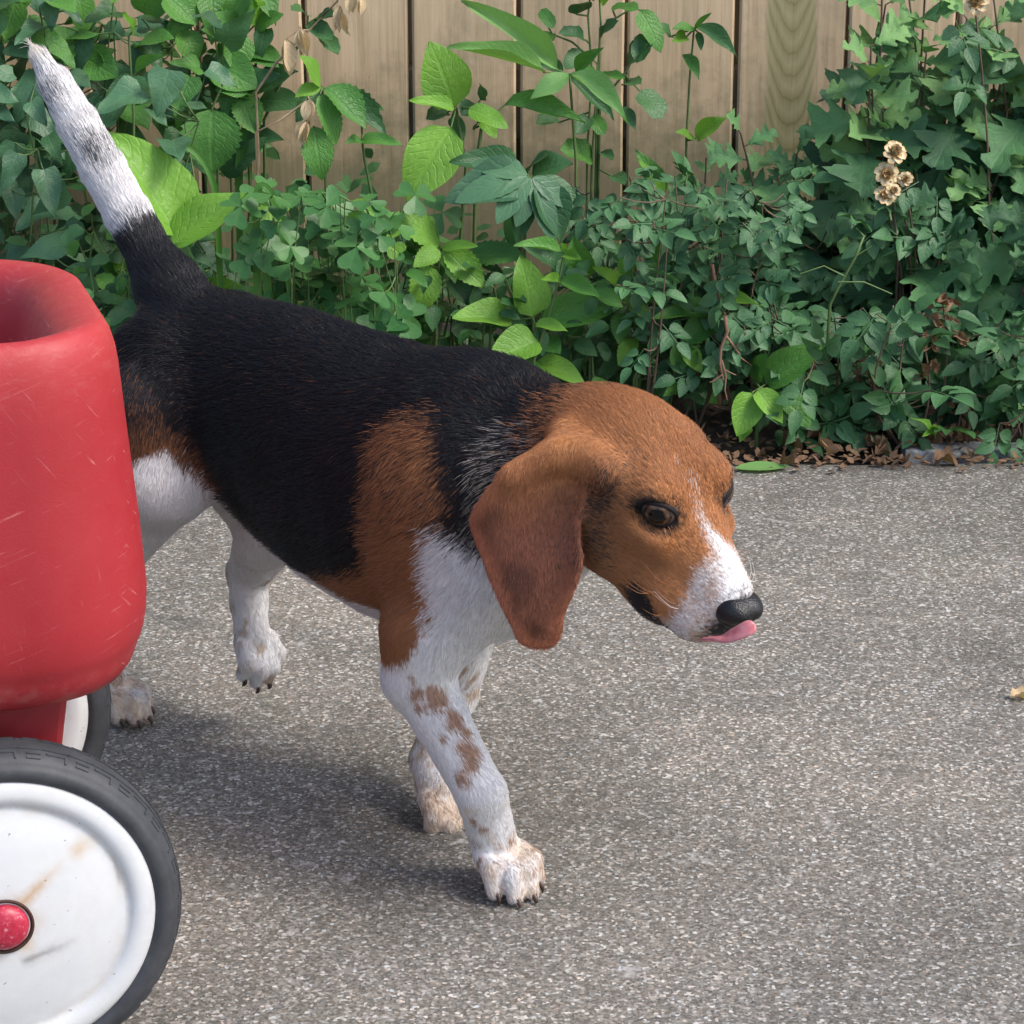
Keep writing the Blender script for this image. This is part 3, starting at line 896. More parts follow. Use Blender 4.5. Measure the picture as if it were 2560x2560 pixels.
def paw(ank, head_deg, pitch_deg, size, r_ank):
    """ank: wrist end of the foot; the foot runs forward along head_deg, tipped by pitch_deg below level"""
    h, t = math.radians(head_deg), math.radians(pitch_deg)
    f = np.array((math.cos(h) * math.cos(t), -math.sin(h) * math.cos(t), -math.sin(t)))
    l = np.array((math.sin(h), math.cos(h), 0.0))
    u = np.cross(f, l)
    M = np.stack((f, l, u), 1)
    ank = np.array(ank)
    c = ank + M @ np.array((0.018, 0, -0.004)) * size
    G.ell(c, np.array((0.024, 0.022, 0.0145)) * size, M, 0.008, flow=f, flen=0.005)
    for y, x in ((-0.0198, 0.029), (-0.0074, 0.041), (0.0074, 0.041), (0.0198, 0.029)):
        b = ank + M @ np.array((x - 0.024, y * 0.85, 0.004)) * size
        m = ank + M @ np.array((x - 0.004, y, 0.006)) * size
        e = ank + M @ np.array((x + 0.006, y * 1.05, -0.007)) * size
        G.cone(b, m, 0.0082 * size, 0.0092 * size, 0.003, flow=f, flen=0.0060)
        G.cone(m, e, 0.0092 * size, 0.0076 * size, 0.002, flow=f + u * -0.5, flen=0.0055)
        tip = ank + M @ np.array((x + 0.0175, y * 1.10, -0.0150)) * size
        CLAW.append((e + (f * 0.004 - u * 0.000) * size, tip, M))
    return M

pz = lambda px, py, z: at_z(px, py, z)
# near fore leg, reaching forward
nf_el, nf_mid, nf_ca = W(-0.012, -0.076, 0.203), at(1100, 1795, 2.016), at(1203, 1985, 1.994)
nf_pa = at_z(1240, 2128, 0.028)
leg([(nf_el, 0.032), (at(1046, 1690, 2.03), 0.0285), (nf_mid, 0.0215), (nf_ca, 0.0192), (nf_pa, 0.0185)])
paw(nf_pa, 58, 18, 0.93, 0.018)
# far fore leg, pushing back, heel lifting
ff_el, ff_ca = W(-0.066, 0.046, 0.186), at(1075, 1900, 2.150)
leg([(W(-0.035, 0.048, 0.24), 0.032), (ff_el, 0.027), (at(1136, 1730, 2.170), 0.0195), (ff_ca, 0.0165), (at(1090, 1968, 2.128), 0.0165)])
ff_pa = at(1092, 1975, 2.126)
paw(ff_pa, 52, 46, 0.88, 0.016)
# near hind leg, standing behind the wagon
hn_kn, hn_ho, hn_pa = W(-0.318, -0.068, 0.265), W(-0.455, -0.048, 0.118), W(-0.432, -0.036, 0.026)
leg([(W(-0.328, -0.053, 0.315), 0.052), (hn_kn, 0.042), (W(-0.39, -0.060, 0.180), 0.0270), (hn_ho, 0.0185), (hn_pa, 0.0170)], 0.008, k0=0.03)
paw(hn_pa, 40, 14, 0.85, 0.017)
# far hind leg, swung forward off the ground
hf_kn, hf_ho, hf_pa = at(676, 1325, 2.262), at(624, 1430, 2.325), at(630, 1590, 2.300)
leg([(W(-0.33, 0.055, 0.320), 0.055), (hf_kn, 0.030), (hf_ho, 0.0190), (at(622, 1500, 2.318), 0.0150), (hf_pa, 0.0155)], 0.008, k0=0.03)
paw(hf_pa, 46, 64, 0.84, 0.017)

dogV, dogQ = G.mesh()
def smooth_mesh(V, Q, it=3, lam=0.5):
    e = np.concatenate([Q[:, [k, (k + 1) % 4]] for k in range(4)])
    for _ in range(it):
        s = np.stack([np.bincount(e[:, 0], V[e[:, 1], k], len(V)) + np.bincount(e[:, 1], V[e[:, 0], k], len(V)) for k in range(3)], 1)
        n = np.bincount(e[:, 0], minlength=len(V)) + np.bincount(e[:, 1], minlength=len(V))
        V = V + lam * (s / np.maximum(n, 1)[:, None] - V)
    return V
dogV = smooth_mesh(dogV, dogQ)
dogN = G.grad(dogV)
# ------------------------------------------------------------------ coat: patches in the dog's own side view (a forward, c up) and head side view (x, z)
# regions: 0 trunk and neck, 1 head, 2 ear, 3 tail, 4 legs
BLK, TAN, HTAN = np.array((0.0095, 0.0095, 0.0115)), np.array((0.275, 0.117, 0.050)), np.array((0.405, 0.172, 0.066))
WHT, CRM, EARC = np.array((0.72, 0.70, 0.69)), np.array((0.62, 0.51, 0.41)), np.array((0.200, 0.076, 0.045))
SH_TAN = np.array(((-0.067, 0.352), (-0.046, 0.374), (-0.022, 0.388), (-0.003, 0.381), (0.006, 0.368), (0.011, 0.354), (0.019, 0.340), (0.027, 0.328), (0.023, 0.312),
    (0.008, 0.303), (0.008, 0.289), (0.005, 0.257), (0.013, 0.246), (0.012, 0.229), (0.008, 0.213), (-0.004, 0.193), (-0.03, 0.185), (-0.05, 0.190), (-0.09, 0.188),
    (-0.125, 0.197), (-0.150, 0.207), (-0.125, 0.226), (-0.095, 0.236), (-0.064, 0.250), (-0.058, 0.280), (-0.058, 0.315), (-0.057, 0.339)))
CHEST = np.array(((0.008, 0.306), (0.026, 0.303), (0.040, 0.294), (0.070, 0.290), (0.16, 0.30), (0.16, -0.05), (-0.06, -0.05), (-0.03, 0.19), (0.0, 0.20)))
HIND_TAN = np.array(((-0.321, 0.367), (-0.36, 0.362), (-0.40, 0.345), (-0.47, 0.33), (-0.47, 0.20), (-0.38, 0.22), (-0.304, 0.27), (-0.262, 0.265), (-0.245, 0.262),
    (-0.243, 0.273), (-0.255, 0.289), (-0.271, 0.310), (-0.281, 0.326), (-0.291, 0.343), (-0.308, 0.363)))
HIND_WHT = np.array(((-0.305, 0.292), (-0.285, 0.303), (-0.273, 0.287), (-0.262, 0.272), (-0.25, 0.245), (-0.2, 0.17), (-0.2, -0.05), (-0.6, -0.05), (-0.6, 0.19), (-0.42, 0.205)))
MUZ = np.array(((0.040, -0.002), (0.041, -0.010), (0.042, -0.016), (0.046, -0.024), (0.050, -0.034), (0.054, -0.046), (0.051, -0.064), (0.034, -0.084), (0.0, -0.094),
    (0.0, -0.12), (0.12, -0.12), (0.12, 0.03), (0.040, 0.03)))
LIPC = np.array(((0.013, -0.078), (0.020, -0.066), (0.026, -0.060), (0.034, -0.062), (0.042, -0.072), (0.039, -0.083), (0.027, -0.086)))
def coat(P, N, reg, rnd, jit):
    """per point base colour; rnd (n,4) uniform numbers make neighbouring hairs differ at the borders"""
    n = len(P)
    nz = np.stack((fbm(P, 45, 1), fbm(P, 45, 7), fbm(P, 45, 13)), 1) - 0.5
    Pj = P + nz * 0.012 + (rnd[:, :3] - 0.5) * jit[:, None]
    q = (Pj - O_D) @ RD
    h = (Pj - S_H) @ RH
    ac, xz = q[:, [0, 2]], h[:, [0, 2]]
    c = np.tile(BLK, (n, 1))
    body = (reg == 0) | (reg == 4)
    # brown hairs in the black
    br = (rnd[:, 3] < 0.008 + 0.035 * sm(0.45, 0.75, fbm(P, 25, 31)))
    c[br & body] = TAN * 0.30
    rump = body & (rnd[:, 3] < 0.28 * sm(-0.34, -0.40, q[:, 0]))
    c[rump] = TAN * 0.4
    tk = body & (q[:, 0] > 0.035) & (q[:, 2] > 0.29) & (q[:, 2] < 0.385) & (q[:, 1] < 0) & (rnd[:, 0] < 0.28)
    c[tk] = (0.30, 0.27, 0.24)
    t = body & (poly_sd(ac, SH_TAN) < 0)
    c[t] = TAN * np.array((1.12, 1.14, 1.12))
    c[t & (rnd[:, 3] < 0.18) & (q[:, 2] > 0.30)] = BLK * 2
    w = body & (poly_sd(ac, CHEST) < 0) & ~t
    c[w] = WHT
    t2 = body & (q[:, 0] < -0.2) & (poly_sd(ac, HIND_TAN) < 0)
    c[t2] = TAN * 0.8
    c[t2 & (rnd[:, 3] < 0.15 + 0.75 * sm(0.285, 0.36, q[:, 2]))] = BLK * 2.5
    w2 = body & (q[:, 0] < -0.2) & (poly_sd(ac, HIND_WHT) < 0)
    c[w2] = WHT
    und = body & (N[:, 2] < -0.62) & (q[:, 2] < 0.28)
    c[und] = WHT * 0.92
    low = body & ((q[:, 2] < 0.175) | ((reg == 4) & (q[:, 2] < 0.215))) & ~t
    c[low] = WHT
    # neck turning tan towards the head
    nk = (q[:, 0] - 0.062) / 0.05 + (q[:, 2] - 0.40) / 0.10
    kn = body & (q[:, 2] > 0.33) & (q[:, 0] > 0.02) & (rnd[:, 1] < sm(-0.25, 1.0, nk))
    c[kn] = HTAN * 0.95
    # ticking on the legs
    leg_ = body & (q[:, 2] < 0.185) & (reg == 4)
    for (sp, r) in SPOTS:
        d = np.linalg.norm((P - sp) + nz * 0.006, axis=1)
        m = leg_ & (rnd[:, 1] < 0.88 * np.exp(-(d / (r * 1.25)) ** 4) + 0.35 * np.exp(-(d / (r * 1.7)) ** 2) - 0.12)
        c[m] = (0.37, 0.225, 0.155)
    back_leg = leg_ & (q[:, 1] > 0.0) & (q[:, 2] > 0.045)
    m = back_leg & (fbm(P, 70, 5) > 0.60 - 0.08 * rnd[:, 1]) & (rnd[:, 2] < sm(0.18, 0.14, q[:, 2]))
    c[m] = (0.50, 0.40, 0.32)
    toes = leg_ & (fbm(P, 60, 9) + 0.30 * sm(0.055, 0.012, q[:, 2]) + 0.45 * rnd[:, 2] > 0.93) & (q[:, 2] < 0.085)
    c[toes] = CRM
    toe2 = leg_ & (fbm(P, 110, 19) + 0.35 * rnd[:, 2] > 0.82) & (q[:, 2] < 0.05)
    c[toe2] = (0.40, 0.26, 0.18)
    # head
    hd = reg == 1
    c[hd] = HTAN
    dk = 0.78 * np.exp(-(((h[:, 0] + 0.038) / 0.016) ** 2 + ((h[:, 2] + 0.016) / 0.026) ** 2)) + 0.5 * np.exp(-(((h[:, 0] + 0.018) / 0.016) ** 2 + ((h[:, 2] + 0.052) / 0.016) ** 2))
    nek = hd & (h[:, 0] < -0.105) & (rnd[:, 1] < sm(-0.105, -0.15, h[:, 0]) * 0.7)
    c[nek] = BLK * 1.5
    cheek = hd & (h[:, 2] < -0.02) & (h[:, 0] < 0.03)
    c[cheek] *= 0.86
    mz = hd & (poly_sd(xz, MUZ) < 0)
    c[mz] = WHT * 0.97
    tint = mz & (rnd[:, 2] < 0.16 + 0.30 * sm(0.008, 0.016, np.abs(h[:, 1])) + 0.45 * sm(0.42, 0.68, fbm(P, 110, 41)) * sm(0.012, 0.030, np.abs(h[:, 1]) + 0.35 * np.maximum(0, h[:, 0] - 0.03)) + 0.35 * sm(0.062, 0.076, h[:, 0]))
    c[tint] = (0.46, 0.32, 0.25)
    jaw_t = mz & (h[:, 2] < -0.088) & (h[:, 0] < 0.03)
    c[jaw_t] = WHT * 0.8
    bw = np.interp(h[:, 0], (-0.04, -0.025, -0.010, 0.004, 0.016, 0.030, 0.048, 0.07), (0.0, 0.0002, 0.0004, 0.0009, 0.0020, 0.0045, 0.010, 0.016))
    ym = h[:, 1] + 0.0035 * np.exp(-((h[:, 0] - 0.02) / 0.02) ** 2)
    c[hd & (np.abs(ym) < bw) & (h[:, 2] > -0.04)] = WHT
    c[hd & (poly_sd(xz, LIPC) < 0.0030) & (np.abs(h[:, 1]) > 0.012)] = (0.012, 0.011, 0.012)
    ll = hd & (h[:, 0] > 0.044) & (np.abs(h[:, 2] + 0.0755 - 0.10 * (h[:, 0] - 0.06)) < 0.0052)
    c[ll] = (0.010, 0.009, 0.010)
    nr = hd & (h[:, 0] > 0.0745) & (h[:, 2] > -0.058)
    c[nr] = (0.03, 0.026, 0.026)
    # eyes: dark skin around the lids
    for sg in (-1, 1):
        e = (P - H(EYEC[0], sg * EYEC[1], EYEC[2])) @ RH
        g_ = np.array((GAZE[0], sg * GAZE[1], GAZE[2])); g_ = g_ / np.linalg.norm(g_)
        tv = np.cross((0, 0, 1.0), g_); tv = tv / np.linalg.norm(tv); uv = np.cross(g_, tv)
        u_, v_ = (e @ tv) * sg, e @ uv
        rr = np.sqrt(((u_ - 0.0015) / 0.0180) ** 2 + ((v_ + 0.0012) / 0.0120) ** 2) + 0.15 * (rnd[:, 0] - 0.5) + 10 * (e @ g_ < 0)
        c[hd & (rr < 1.0)] = (0.016, 0.012, 0.011)
        c[hd & (rr >= 1.0) & (rr < 1.28) & (rnd[:, 1] < 0.45)] = (0.06, 0.032, 0.02)
    # ears
    er = reg == 2
    p2 = np.stack(((Pj - EAR_O) @ EAX[0], (Pj - EAR_O) @ EAX[1]), 1)
    sdn = poly_sd(p2, EAR_OUT)
    edge = sm(-0.016, -0.002, sdn)
    top = sm(0.075, -0.008, p2[:, 1] + 0.02 * (fbm(P, 40, 53) - 0.5))
    f1 = sm(0.40, 0.62, fbm(P, 28, 51))
    near = (h[:, 1] < 0)
    ec = EARC[None] * (1 - 0.45 * f1[:, None]) 
    ec = ec * (1 - edge[:, None]) + (EARC * np.array((1.75, 1.65, 1.5)))[None] * edge[:, None]
    ec = ec * (1 - top[:, None]) + (HTAN * 0.92)[None] * top[:, None]
    c[er] = np.where(near[er][:, None], ec[er], EARC * 1.4)
    c[(hd | (er & (h[:, 0] > -0.062))) & (np.abs(h[:, 1]) > 0.03) & (rnd[:, 1] < 1.1 * dk)] = (0.035, 0.026, 0.022)
    # tail: black to the junction, then white with two dark bars on the upper side
    tl = reg == 3
    base, tip = tp[1][0], tp[-1][0]
    tt = ((Pj - base) @ (tip - base)) / ((tip - base) @ (tip - base))
    side = (Pj - base) @ np.cross((tip - base) / np.linalg.norm(tip - base), (0.0, -1.0, 0.0))
    white = tl & (tt > 0.265 + 0.25 * side)
    c[tl] = BLK * 1.2
    c[white] = WHT
    for t0, w0, s0, dens in ((0.555, 0.060, 0.004, 1.0), (0.80, 0.040, -0.003, 0.6), (0.90, 0.03, 0.006, 0.22)):
        g = np.exp(-((tt - t0 - 0.6 * (side - s0)) / w0) ** 2 - ((side - s0) / 0.010) ** 2)
        c[white & (rnd[:, 3] < dens * g * 0.9)] = (0.06, 0.06, 0.065)
    c[white & (tt > 0.93)] = WHT * np.array((0.95, 0.90, 0.80))
    return c

EYEC, GAZE = (-0.0085, 0.0262, -0.003), (0.66, 0.70, 0.20)
def _spot(px, py, r):
    x, y = 900 + px / 2.415, 1500 + py / 2.415
    Y = np.interp(y, (1600, 1795, 1985, 2130), (2.005, 1.994, 1.974, 1.985))
    return (at(x, y, Y), 0.0075 * r / 55)
SPOTS = [_spot(*s) for s in ((425, 400, 22), (480, 600, 58), (440, 565, 40), (580, 740, 48), (560, 690, 30), (680, 790, 34), (640, 880, 44), (690, 930, 48), (650, 1000, 40),
    (580, 1070, 34), (490, 850, 22), (320, 580, 40), (345, 670, 25), (395, 655, 22), (290, 475, 20), (635, 1110, 22), (680, 1340, 24), (745, 1370, 26), (600, 900, 26))]

# per vertex: nearest shape gives region, lie of the hair and its length
_d = np.stack([fn(dogV) for fn, *_ in G.flow], 0)
_w = np.exp(-np.clip(_d, 0, None) / 0.006)
_w = _w / _w.sum(0)
vflow = sum(_w[i][:, None] * (G.flow[i][1] / np.linalg.norm(G.flow[i][1])) for i in range(len(G.flow)))
vlen = sum(_w[i] * G.flow[i][2] for i in range(len(G.flow)))
vreg = np.array([f[3] for f in G.flow])[_d.argmin(0)]
del _d, _w
rng = np.random.default_rng(7)
_lv = np.where((vreg == 4) & (((dogV - O_D) @ RD)[:, 1] < -0.03))[0]
SPOTS = [(dogV[_lv[np.argmin(((dogV[_lv] - p) ** 2).sum(1))]], r) for p, r in SPOTS]      # ticking lies on the skin of the near legs
_jv = np.array((0.018, 0.010, 0.004, 0.014, 0.006))[vreg]
vcol = sum(coat(dogV, dogN, vreg, rng.random((len(dogV), 4)), _jv) for _ in range(5)) / 5

m_body, nt, bs = mat("coat_skin")
a_ = nd(nt, "ShaderNodeAttribute", _attribute_name="coat")
nt.links.new(a_.outputs[0], bs.inputs['Base Color'])
bs.inputs['Roughness'].default_value = 0.75
bs.inputs['Specular IOR Level'].default_value = 0.15
m_fur, nt, bs = mat("coat_hair")
a_ = nd(nt, "ShaderNodeAttribute", _attribute_name="hair_col")
nt.links.new(a_.outputs[0], bs.inputs['Base Color'])
bs.inputs['Roughness'].default_value = 0.40
bs.inputs['Specular IOR Level'].default_value = 0.38

dog = empty("dog", (float(O_D[0]), float(O_D[1]), 0.0), "black, tan and white hound walking with its tail raised and tongue out", "dog")
Minv = Matrix.Translation(Vector((-float(O_D[0]), -float(O_D[1]), 0.0)))
OFF = np.array((O_D[0], O_D[1], 0.0))
body = link("body", quads_mesh("body", dogV - OFF, dogQ, vcol), dog)
body.data.materials.append(m_body)

# fur: one short hair per root, laid along the coat
def make_fur(n_hair):
    A = dogV[dogQ]
    ar = 0.5 * np.linalg.norm(np.cross(A[:, 2] - A[:, 0], A[:, 3] - A[:, 1]), axis=1)
    fr = vreg[dogQ[:, 0]]
    dens = ar * np.array((1.0, 2.6, 1.8, 1.4, 1.7))[fr]
    pick = rng.choice(len(dogQ), n_hair, p=dens / dens.sum())
    u, v = rng.random(n_hair), rng.random(n_hair)
    a = A[pick]
    wq = np.stack(((1 - u) * (1 - v), u * (1 - v), u * v, (1 - u) * v), 1)
    P = (a * wq[:, :, None]).sum(1)
    N = (dogN[dogQ[pick]] * wq[:, :, None]).sum(1)
    N /= np.linalg.norm(N, axis=1, keepdims=True) + 1e-9
    T = (vflow[dogQ[pick]] * wq[:, :, None]).sum(1)
    Lh = (vlen[dogQ[pick]] * wq).sum(1)
    R = vreg[dogQ[pick, 0]]
    # keep eyes, nose and mouth slit free
    keep = np.ones(n_hair, bool)
    for sg in (-1, 1):
        d = np.linalg.norm(P - H(EYEC[0], sg * EYEC[1], EYEC[2]), axis=1)
        e = (P - H(EYEC[0], sg * EYEC[1], EYEC[2])) @ RH
        g_ = np.array((GAZE[0], sg * GAZE[1], GAZE[2])); g_ = g_ / np.linalg.norm(g_)
        tv = np.cross((0, 0, 1.0), g_); tv = tv / np.linalg.norm(tv); uv = np.cross(g_, tv)
        rr = np.sqrt(((e @ tv) / 0.0135) ** 2 + ((e @ uv) / 0.0088) ** 2) + 10 * (e @ g_ < 0)
        keep &= rr > 1.0
        Lh *= 0.5 + 0.5 * sm(1.0, 1.6, rr)
    hh = (P - S_H) @ RH
    keep &= ~((hh[:, 0] > 0.0735) & (hh[:, 2] > -0.052) & (hh[:, 2] < -0.012))
    keep &= ~((R == 1) & (poly_sd(hh[:, [0, 2]], LIPC) < -0.002))
    Lh *= np.where((R == 1), 0.55 + 0.45 * sm(0.05, -0.03, hh[:, 0]), 1.0)
    keep &= P[:, 2] > 0.004
    P, N, T, Lh, R = P[keep], N[keep], T[keep], Lh[keep], R[keep]
    n = len(P)
    T = T - (T * N).sum(1, keepdims=True) * N
    T /= np.linalg.norm(T, axis=1, keepdims=True) + 1e-6
    B = np.cross(N, T)
    ang = (fbm(P, 30, 61) - 0.5) * 1.3 + (fbm(P, 150, 71) - 0.5) * 0.7 + rng.normal(0, 0.10, n)
    amp = np.array((1.0, 0.45, 0.35, 0.30, 0.5))[R]
    ang = ang * amp
    T = T * np.cos(ang)[:, None] + B * np.sin(ang)[:, None]
    Lh = Lh * rng.uniform(0.6, 1.15, n)
    h2 = (P - S_H) @ RH
    wk = np.where((R == 1) & (h2[:, 0] > 0.030) & (h2[:, 0] < 0.062) & (h2[:, 2] < -0.036) & (h2[:, 2] > -0.062) & (np.abs(h2[:, 1]) > 0.012))[0]
    wk = wk[rng.permutation(len(wk))[:20]]      # whiskers
    Lh[wk] = rng.uniform(0.018, 0.038, len(wk))
    lift = np.array((0.20, 0.26, 0.18, 0.13, 0.16))[R] * rng.uniform(0.6, 1.6, n)
    lift[wk] = 0.62
    d0 = T * (1 - lift[:, None]) + N * lift[:, None] * 1.6
    d0 /= np.linalg.norm(d0, axis=1, keepdims=True)
    d1 = T + N * (lift * 0.35)[:, None]
    d1 /= np.linalg.norm(d1, axis=1, keepdims=True)
    p0 = P - N * 0.0006
    p1 = p0 + d0 * (Lh * 0.35)[:, None]
    p2 = p1 + (d0 + 2 * d1) / 3 * (Lh * 0.33)[:, None]
    p3 = p2 + d1 * (Lh * 0.32)[:, None]
    jit = np.array((0.018, 0.010, 0.004, 0.014, 0.006))[R]
    rnd = rng.random((n, 4))
    C = coat(P, N, R, rnd, jit) * (1 + (rng.random((n, 1)) - 0.5) * np.array((0.5, 0.3, 0.3, 0.3, 0.25))[R][:, None])
    pts = np.stack((p0, p1, p2, p3), 1) - OFF
    r0 = np.array((0.00019, 0.00014, 0.00014, 0.00018, 0.00015))[R]
    rad = r0[:, None] * np.array((1.0, 0.9, 0.65, 0.15))[None]
    cu = bpy.data.hair_curves.new("fur")
    cu.add_curves([4] * n)
    cu.points.foreach_set("position", pts.astype(np.float32).ravel())
    ra = cu.attributes.get("radius") or cu.attributes.new("radius", 'FLOAT', 'POINT')
    ra.data.foreach_set("value", rad.astype(np.float32).ravel())
    ca = cu.attributes.new("hair_col", 'FLOAT_COLOR', 'CURVE')
    ca.data.foreach_set("color", np.concatenate((np.clip(C, 0, 1), np.ones((n, 1))), 1).astype(np.float32).ravel())
    cu.materials.append(m_fur)
    return cu
fur = link("fur", make_fur(N_HAIR), body)
fur["kind"] = "stuff"
SC.cycles_curves.shape = 'RIBBONS'

# ------------------------------------------------------------------ eyes, nose, tongue, claws
m_eye, nt, bs = mat("dog_eye")
a_ = nd(nt, "ShaderNodeAttribute", _attribute_name="coat")
nt.links.new(a_.outputs[0], bs.inputs['Base Color'])
bs.inputs['Roughness'].default_value = 0.04
bs.inputs['Specular IOR Level'].default_value = 0.32
m_lid, nt, bs = mat("dog_eyelid")
bs.inputs['Base Color'].default_value = (0.014, 0.010, 0.010, 1)
bs.inputs['Roughness'].default_value = 0.65
bs.inputs['Specular IOR Level'].default_value = 0.2
m_nose, nt, bs = mat("dog_nose")
co = texco(nt)
vo = nd(nt, "ShaderNodeTexVoronoi", Scale=900.0)
nt.links.new(co, vo.inputs['Vector'])
nt.links.new(ramp(nt, noise(nt, co, 120), [(0.3, (0.004, 0.004, 0.005)), (0.75, (0.012, 0.012, 0.014))]), bs.inputs['Base Color'])
bs.inputs['Specular IOR Level'].default_value = 0.4
bs.inputs['Roughness'].default_value = 0.34
bump(nt, bs, vo.outputs[0], 0.5, 0.0006)
m_tong, nt, bs = mat("dog_tongue")
co = texco(nt)
nt.links.new(ramp(nt, noise(nt, co, 90), [(0.35, (0.46, 0.12, 0.13)), (0.65, (0.56, 0.23, 0.25))]), bs.inputs['Base Color'])
bs.inputs['Roughness'].default_value = 0.32
bs.inputs['Subsurface Weight'].default_value = 0.3
bs.inputs['Subsurface Radius'].default_value = (0.004, 0.0015, 0.001)
m_claw, nt, bs = mat("dog_claw")
co = texco(nt)
nt.links.new(ramp(nt, noise(nt, co, 60), [(0.35, (0.020, 0.012, 0.010)), (0.7, (0.11, 0.065, 0.045))]), bs.inputs['Base Color'])
bs.inputs['Roughness'].default_value = 0.4

def sphere_grid(nu, nv):
    V = [(0, 0, 1.0)]
    for i in range(1, nv):
        t = math.pi * i / nv
        for j in range(nu):
            p = 2 * math.pi * j / nu
            V.append((math.sin(t) * math.cos(p), math.sin(t) * math.sin(p), math.cos(t)))
    V.append((0, 0, -1.0))
    Fq = [(0, 1 + j, 1 + (j + 1) % nu) for j in range(nu)]
    for i in range(nv - 2):
        for j in range(nu):
            a, b = 1 + i * nu + j, 1 + i * nu + (j + 1) % nu
            Fq.append((a, a + nu, b + nu, b))
    e = len(V) - 1
    Fq += [(e, e - nu + (j + 1) % nu, e - nu + j) for j in range(nu)]
    return np.array(V), Fq

for sg in (-1, 1):
    g_ = np.array((GAZE[0], sg * GAZE[1], GAZE[2])); g_ /= np.linalg.norm(g_)
    gw = RH @ g_
    tw = np.cross(RH @ np.array((0, 0, 1.0)), gw); tw /= np.linalg.norm(tw)
    uw = np.cross(gw, tw)
    M = np.stack((tw, uw, gw), 1)
    ec = H(EYEC[0], sg * EYEC[1], EYEC[2]) - OFF
    V, Fq = sphere_grid(40, 40)
    th = np.arccos(np.clip(V[:, 2], -1, 1))
    bulge = 1 + 0.035 * np.exp(-(th / 0.45) ** 2)
    look = M @ np.array((0.10 * sg, -0.10, 1.0))          # iris turned a little down and forward
    thi = np.arccos(np.clip((V @ M.T) @ (look / np.linalg.norm(look)), -1, 1))
    phi = np.arctan2(V[:, 1], V[:, 0])
    iris = np.array((0.075, 0.043, 0.026))[None] * (0.7 + 0.5 * np.sin(phi * 23)[:, None] ** 2) * (0.6 + 0.8 * sm(0.26, 0.6, thi))[:, None]
    col = np.where((thi < 0.44)[:, None], 0.002, iris)
    col = np.where((thi > 0.66)[:, None], 0.010, col)
    scl = np.array((0.085, 0.066, 0.058))[None] * np.ones((len(V), 1))
    col = np.where((thi > 0.76)[:, None], scl, col)
    Vw = ec + EYE_R * bulge[:, None] * (V @ M.T)
    eo = mesh_obj("eye", Vw, Fq, m_eye, dog)
    ca = eo.data.color_attributes.new("coat", 'FLOAT_COLOR', 'POINT')
    ca.data.foreach_set("color", np.concatenate((col, np.ones((len(col), 1))), 1).astype(np.float32).ravel())
    # lids: an almond opening with a thick rolled rim
    NV, rings = 48, []
    for k, (da, rr) in enumerate(((-0.03, 1.00), (0.0, 1.045), (0.06, 1.075), (0.13, 1.07), (0.28, 1.00), (0.6, 0.88))):
        ring = []
        for j in range(NV):
            p = 2 * math.pi * j / NV
            cx, sy = math.cos(p), math.sin(p)
            aw = 1.0
            ah = 0.55 if sy > 0 else 0.57
            x = aw * cx * (1 + 0.05 * cx * sg)
            y = ah * sy * (abs(sy) ** 0.25) - 0.10 * cx * sg * -1 * 0 - 0.03
            # medial corner (towards the nose) sits lower
            med = -cx * sg if True else cx
            y += -0.12 * max(0.0, cx * sg) * 1.0
            r_ = math.hypot(x, y)
            s_ = (r_ + da) / max(r_, 1e-6)
            a1, a2 = x * s_, y * s_
            aa = math.hypot(a1, a2)
            d = np.array((math.sin(aa) * a1 / aa, math.sin(aa) * a2 / aa, math.cos(aa)))
            ring.append(ec + EYE_R * rr * (M @ d))
        rings.append(ring)
    V2 = [v for r in rings for v in r]
    F2 = [(k * NV + j, k * NV + (j + 1) % NV, (k + 1) * NV + (j + 1) % NV, (k + 1) * NV + j) for k in range(len(rings) - 1) for j in range(NV)]
    mesh_obj("eyelid", V2, F2, m_lid, eo)

def sdf_part(name, lo, hi, vox, build, material, parent, it=2):
    s = Sdf(lo, hi, vox)
    build(s)
    V, Q = s.mesh()
    V = smooth_mesh(V, Q, it)
    me = quads_mesh(name, V - OFF, Q)
    me.materials.append(material)
    return link(name, me, parent)
def b_nose(s):
    for sg in (-1, 1):
        s.ell(H(0.0770, sg * 0.0098, -0.0285), (0.0118, 0.0088, 0.0108), RH, 0.005)
        s.ell(H(0.0820, sg * 0.0065, -0.0235), (0.0100, 0.0080, 0.0072), RH, 0.005)
    s.ell(H(0.0790, 0, -0.0255), (0.0112, 0.0105, 0.0088), RH, 0.006)
    s.ell(H(0.0775, 0, -0.0420), (0.0110, 0.0088, 0.0105), RH, 0.006)
    for sg in (-1, 1):
        s.ell(H(0.0915, sg * 0.0078, -0.0290), (0.0050, 0.0036, 0.0034), RH, 0.002, sub=True)
        s.cone(H(0.0885, sg * 0.011, -0.0315), H(0.0795, sg * 0.0195, -0.0340), 0.0016, 0.0012, 0.002, sub=True)
    s.cone(H(0.0930, 0, -0.0230), H(0.0900, 0, -0.0500), 0.0006, 0.0008, 0.002, sub=True)
nc = H(0.0785, 0, -0.028)
sdf_part("nose", nc - 0.034, nc + 0.034, 0.0009, b_nose, m_nose, dog)
TG = [(at(1768, 1598, 1.866), 0.0050), (at(1805, 1596, 1.848), 0.0064), (at(1838, 1586, 1.840), 0.0074), (at(1868, 1572, 1.837), 0.0074), (at(1888, 1561, 1.838), 0.0052)]
tc = np.array([p for p, _ in TG])
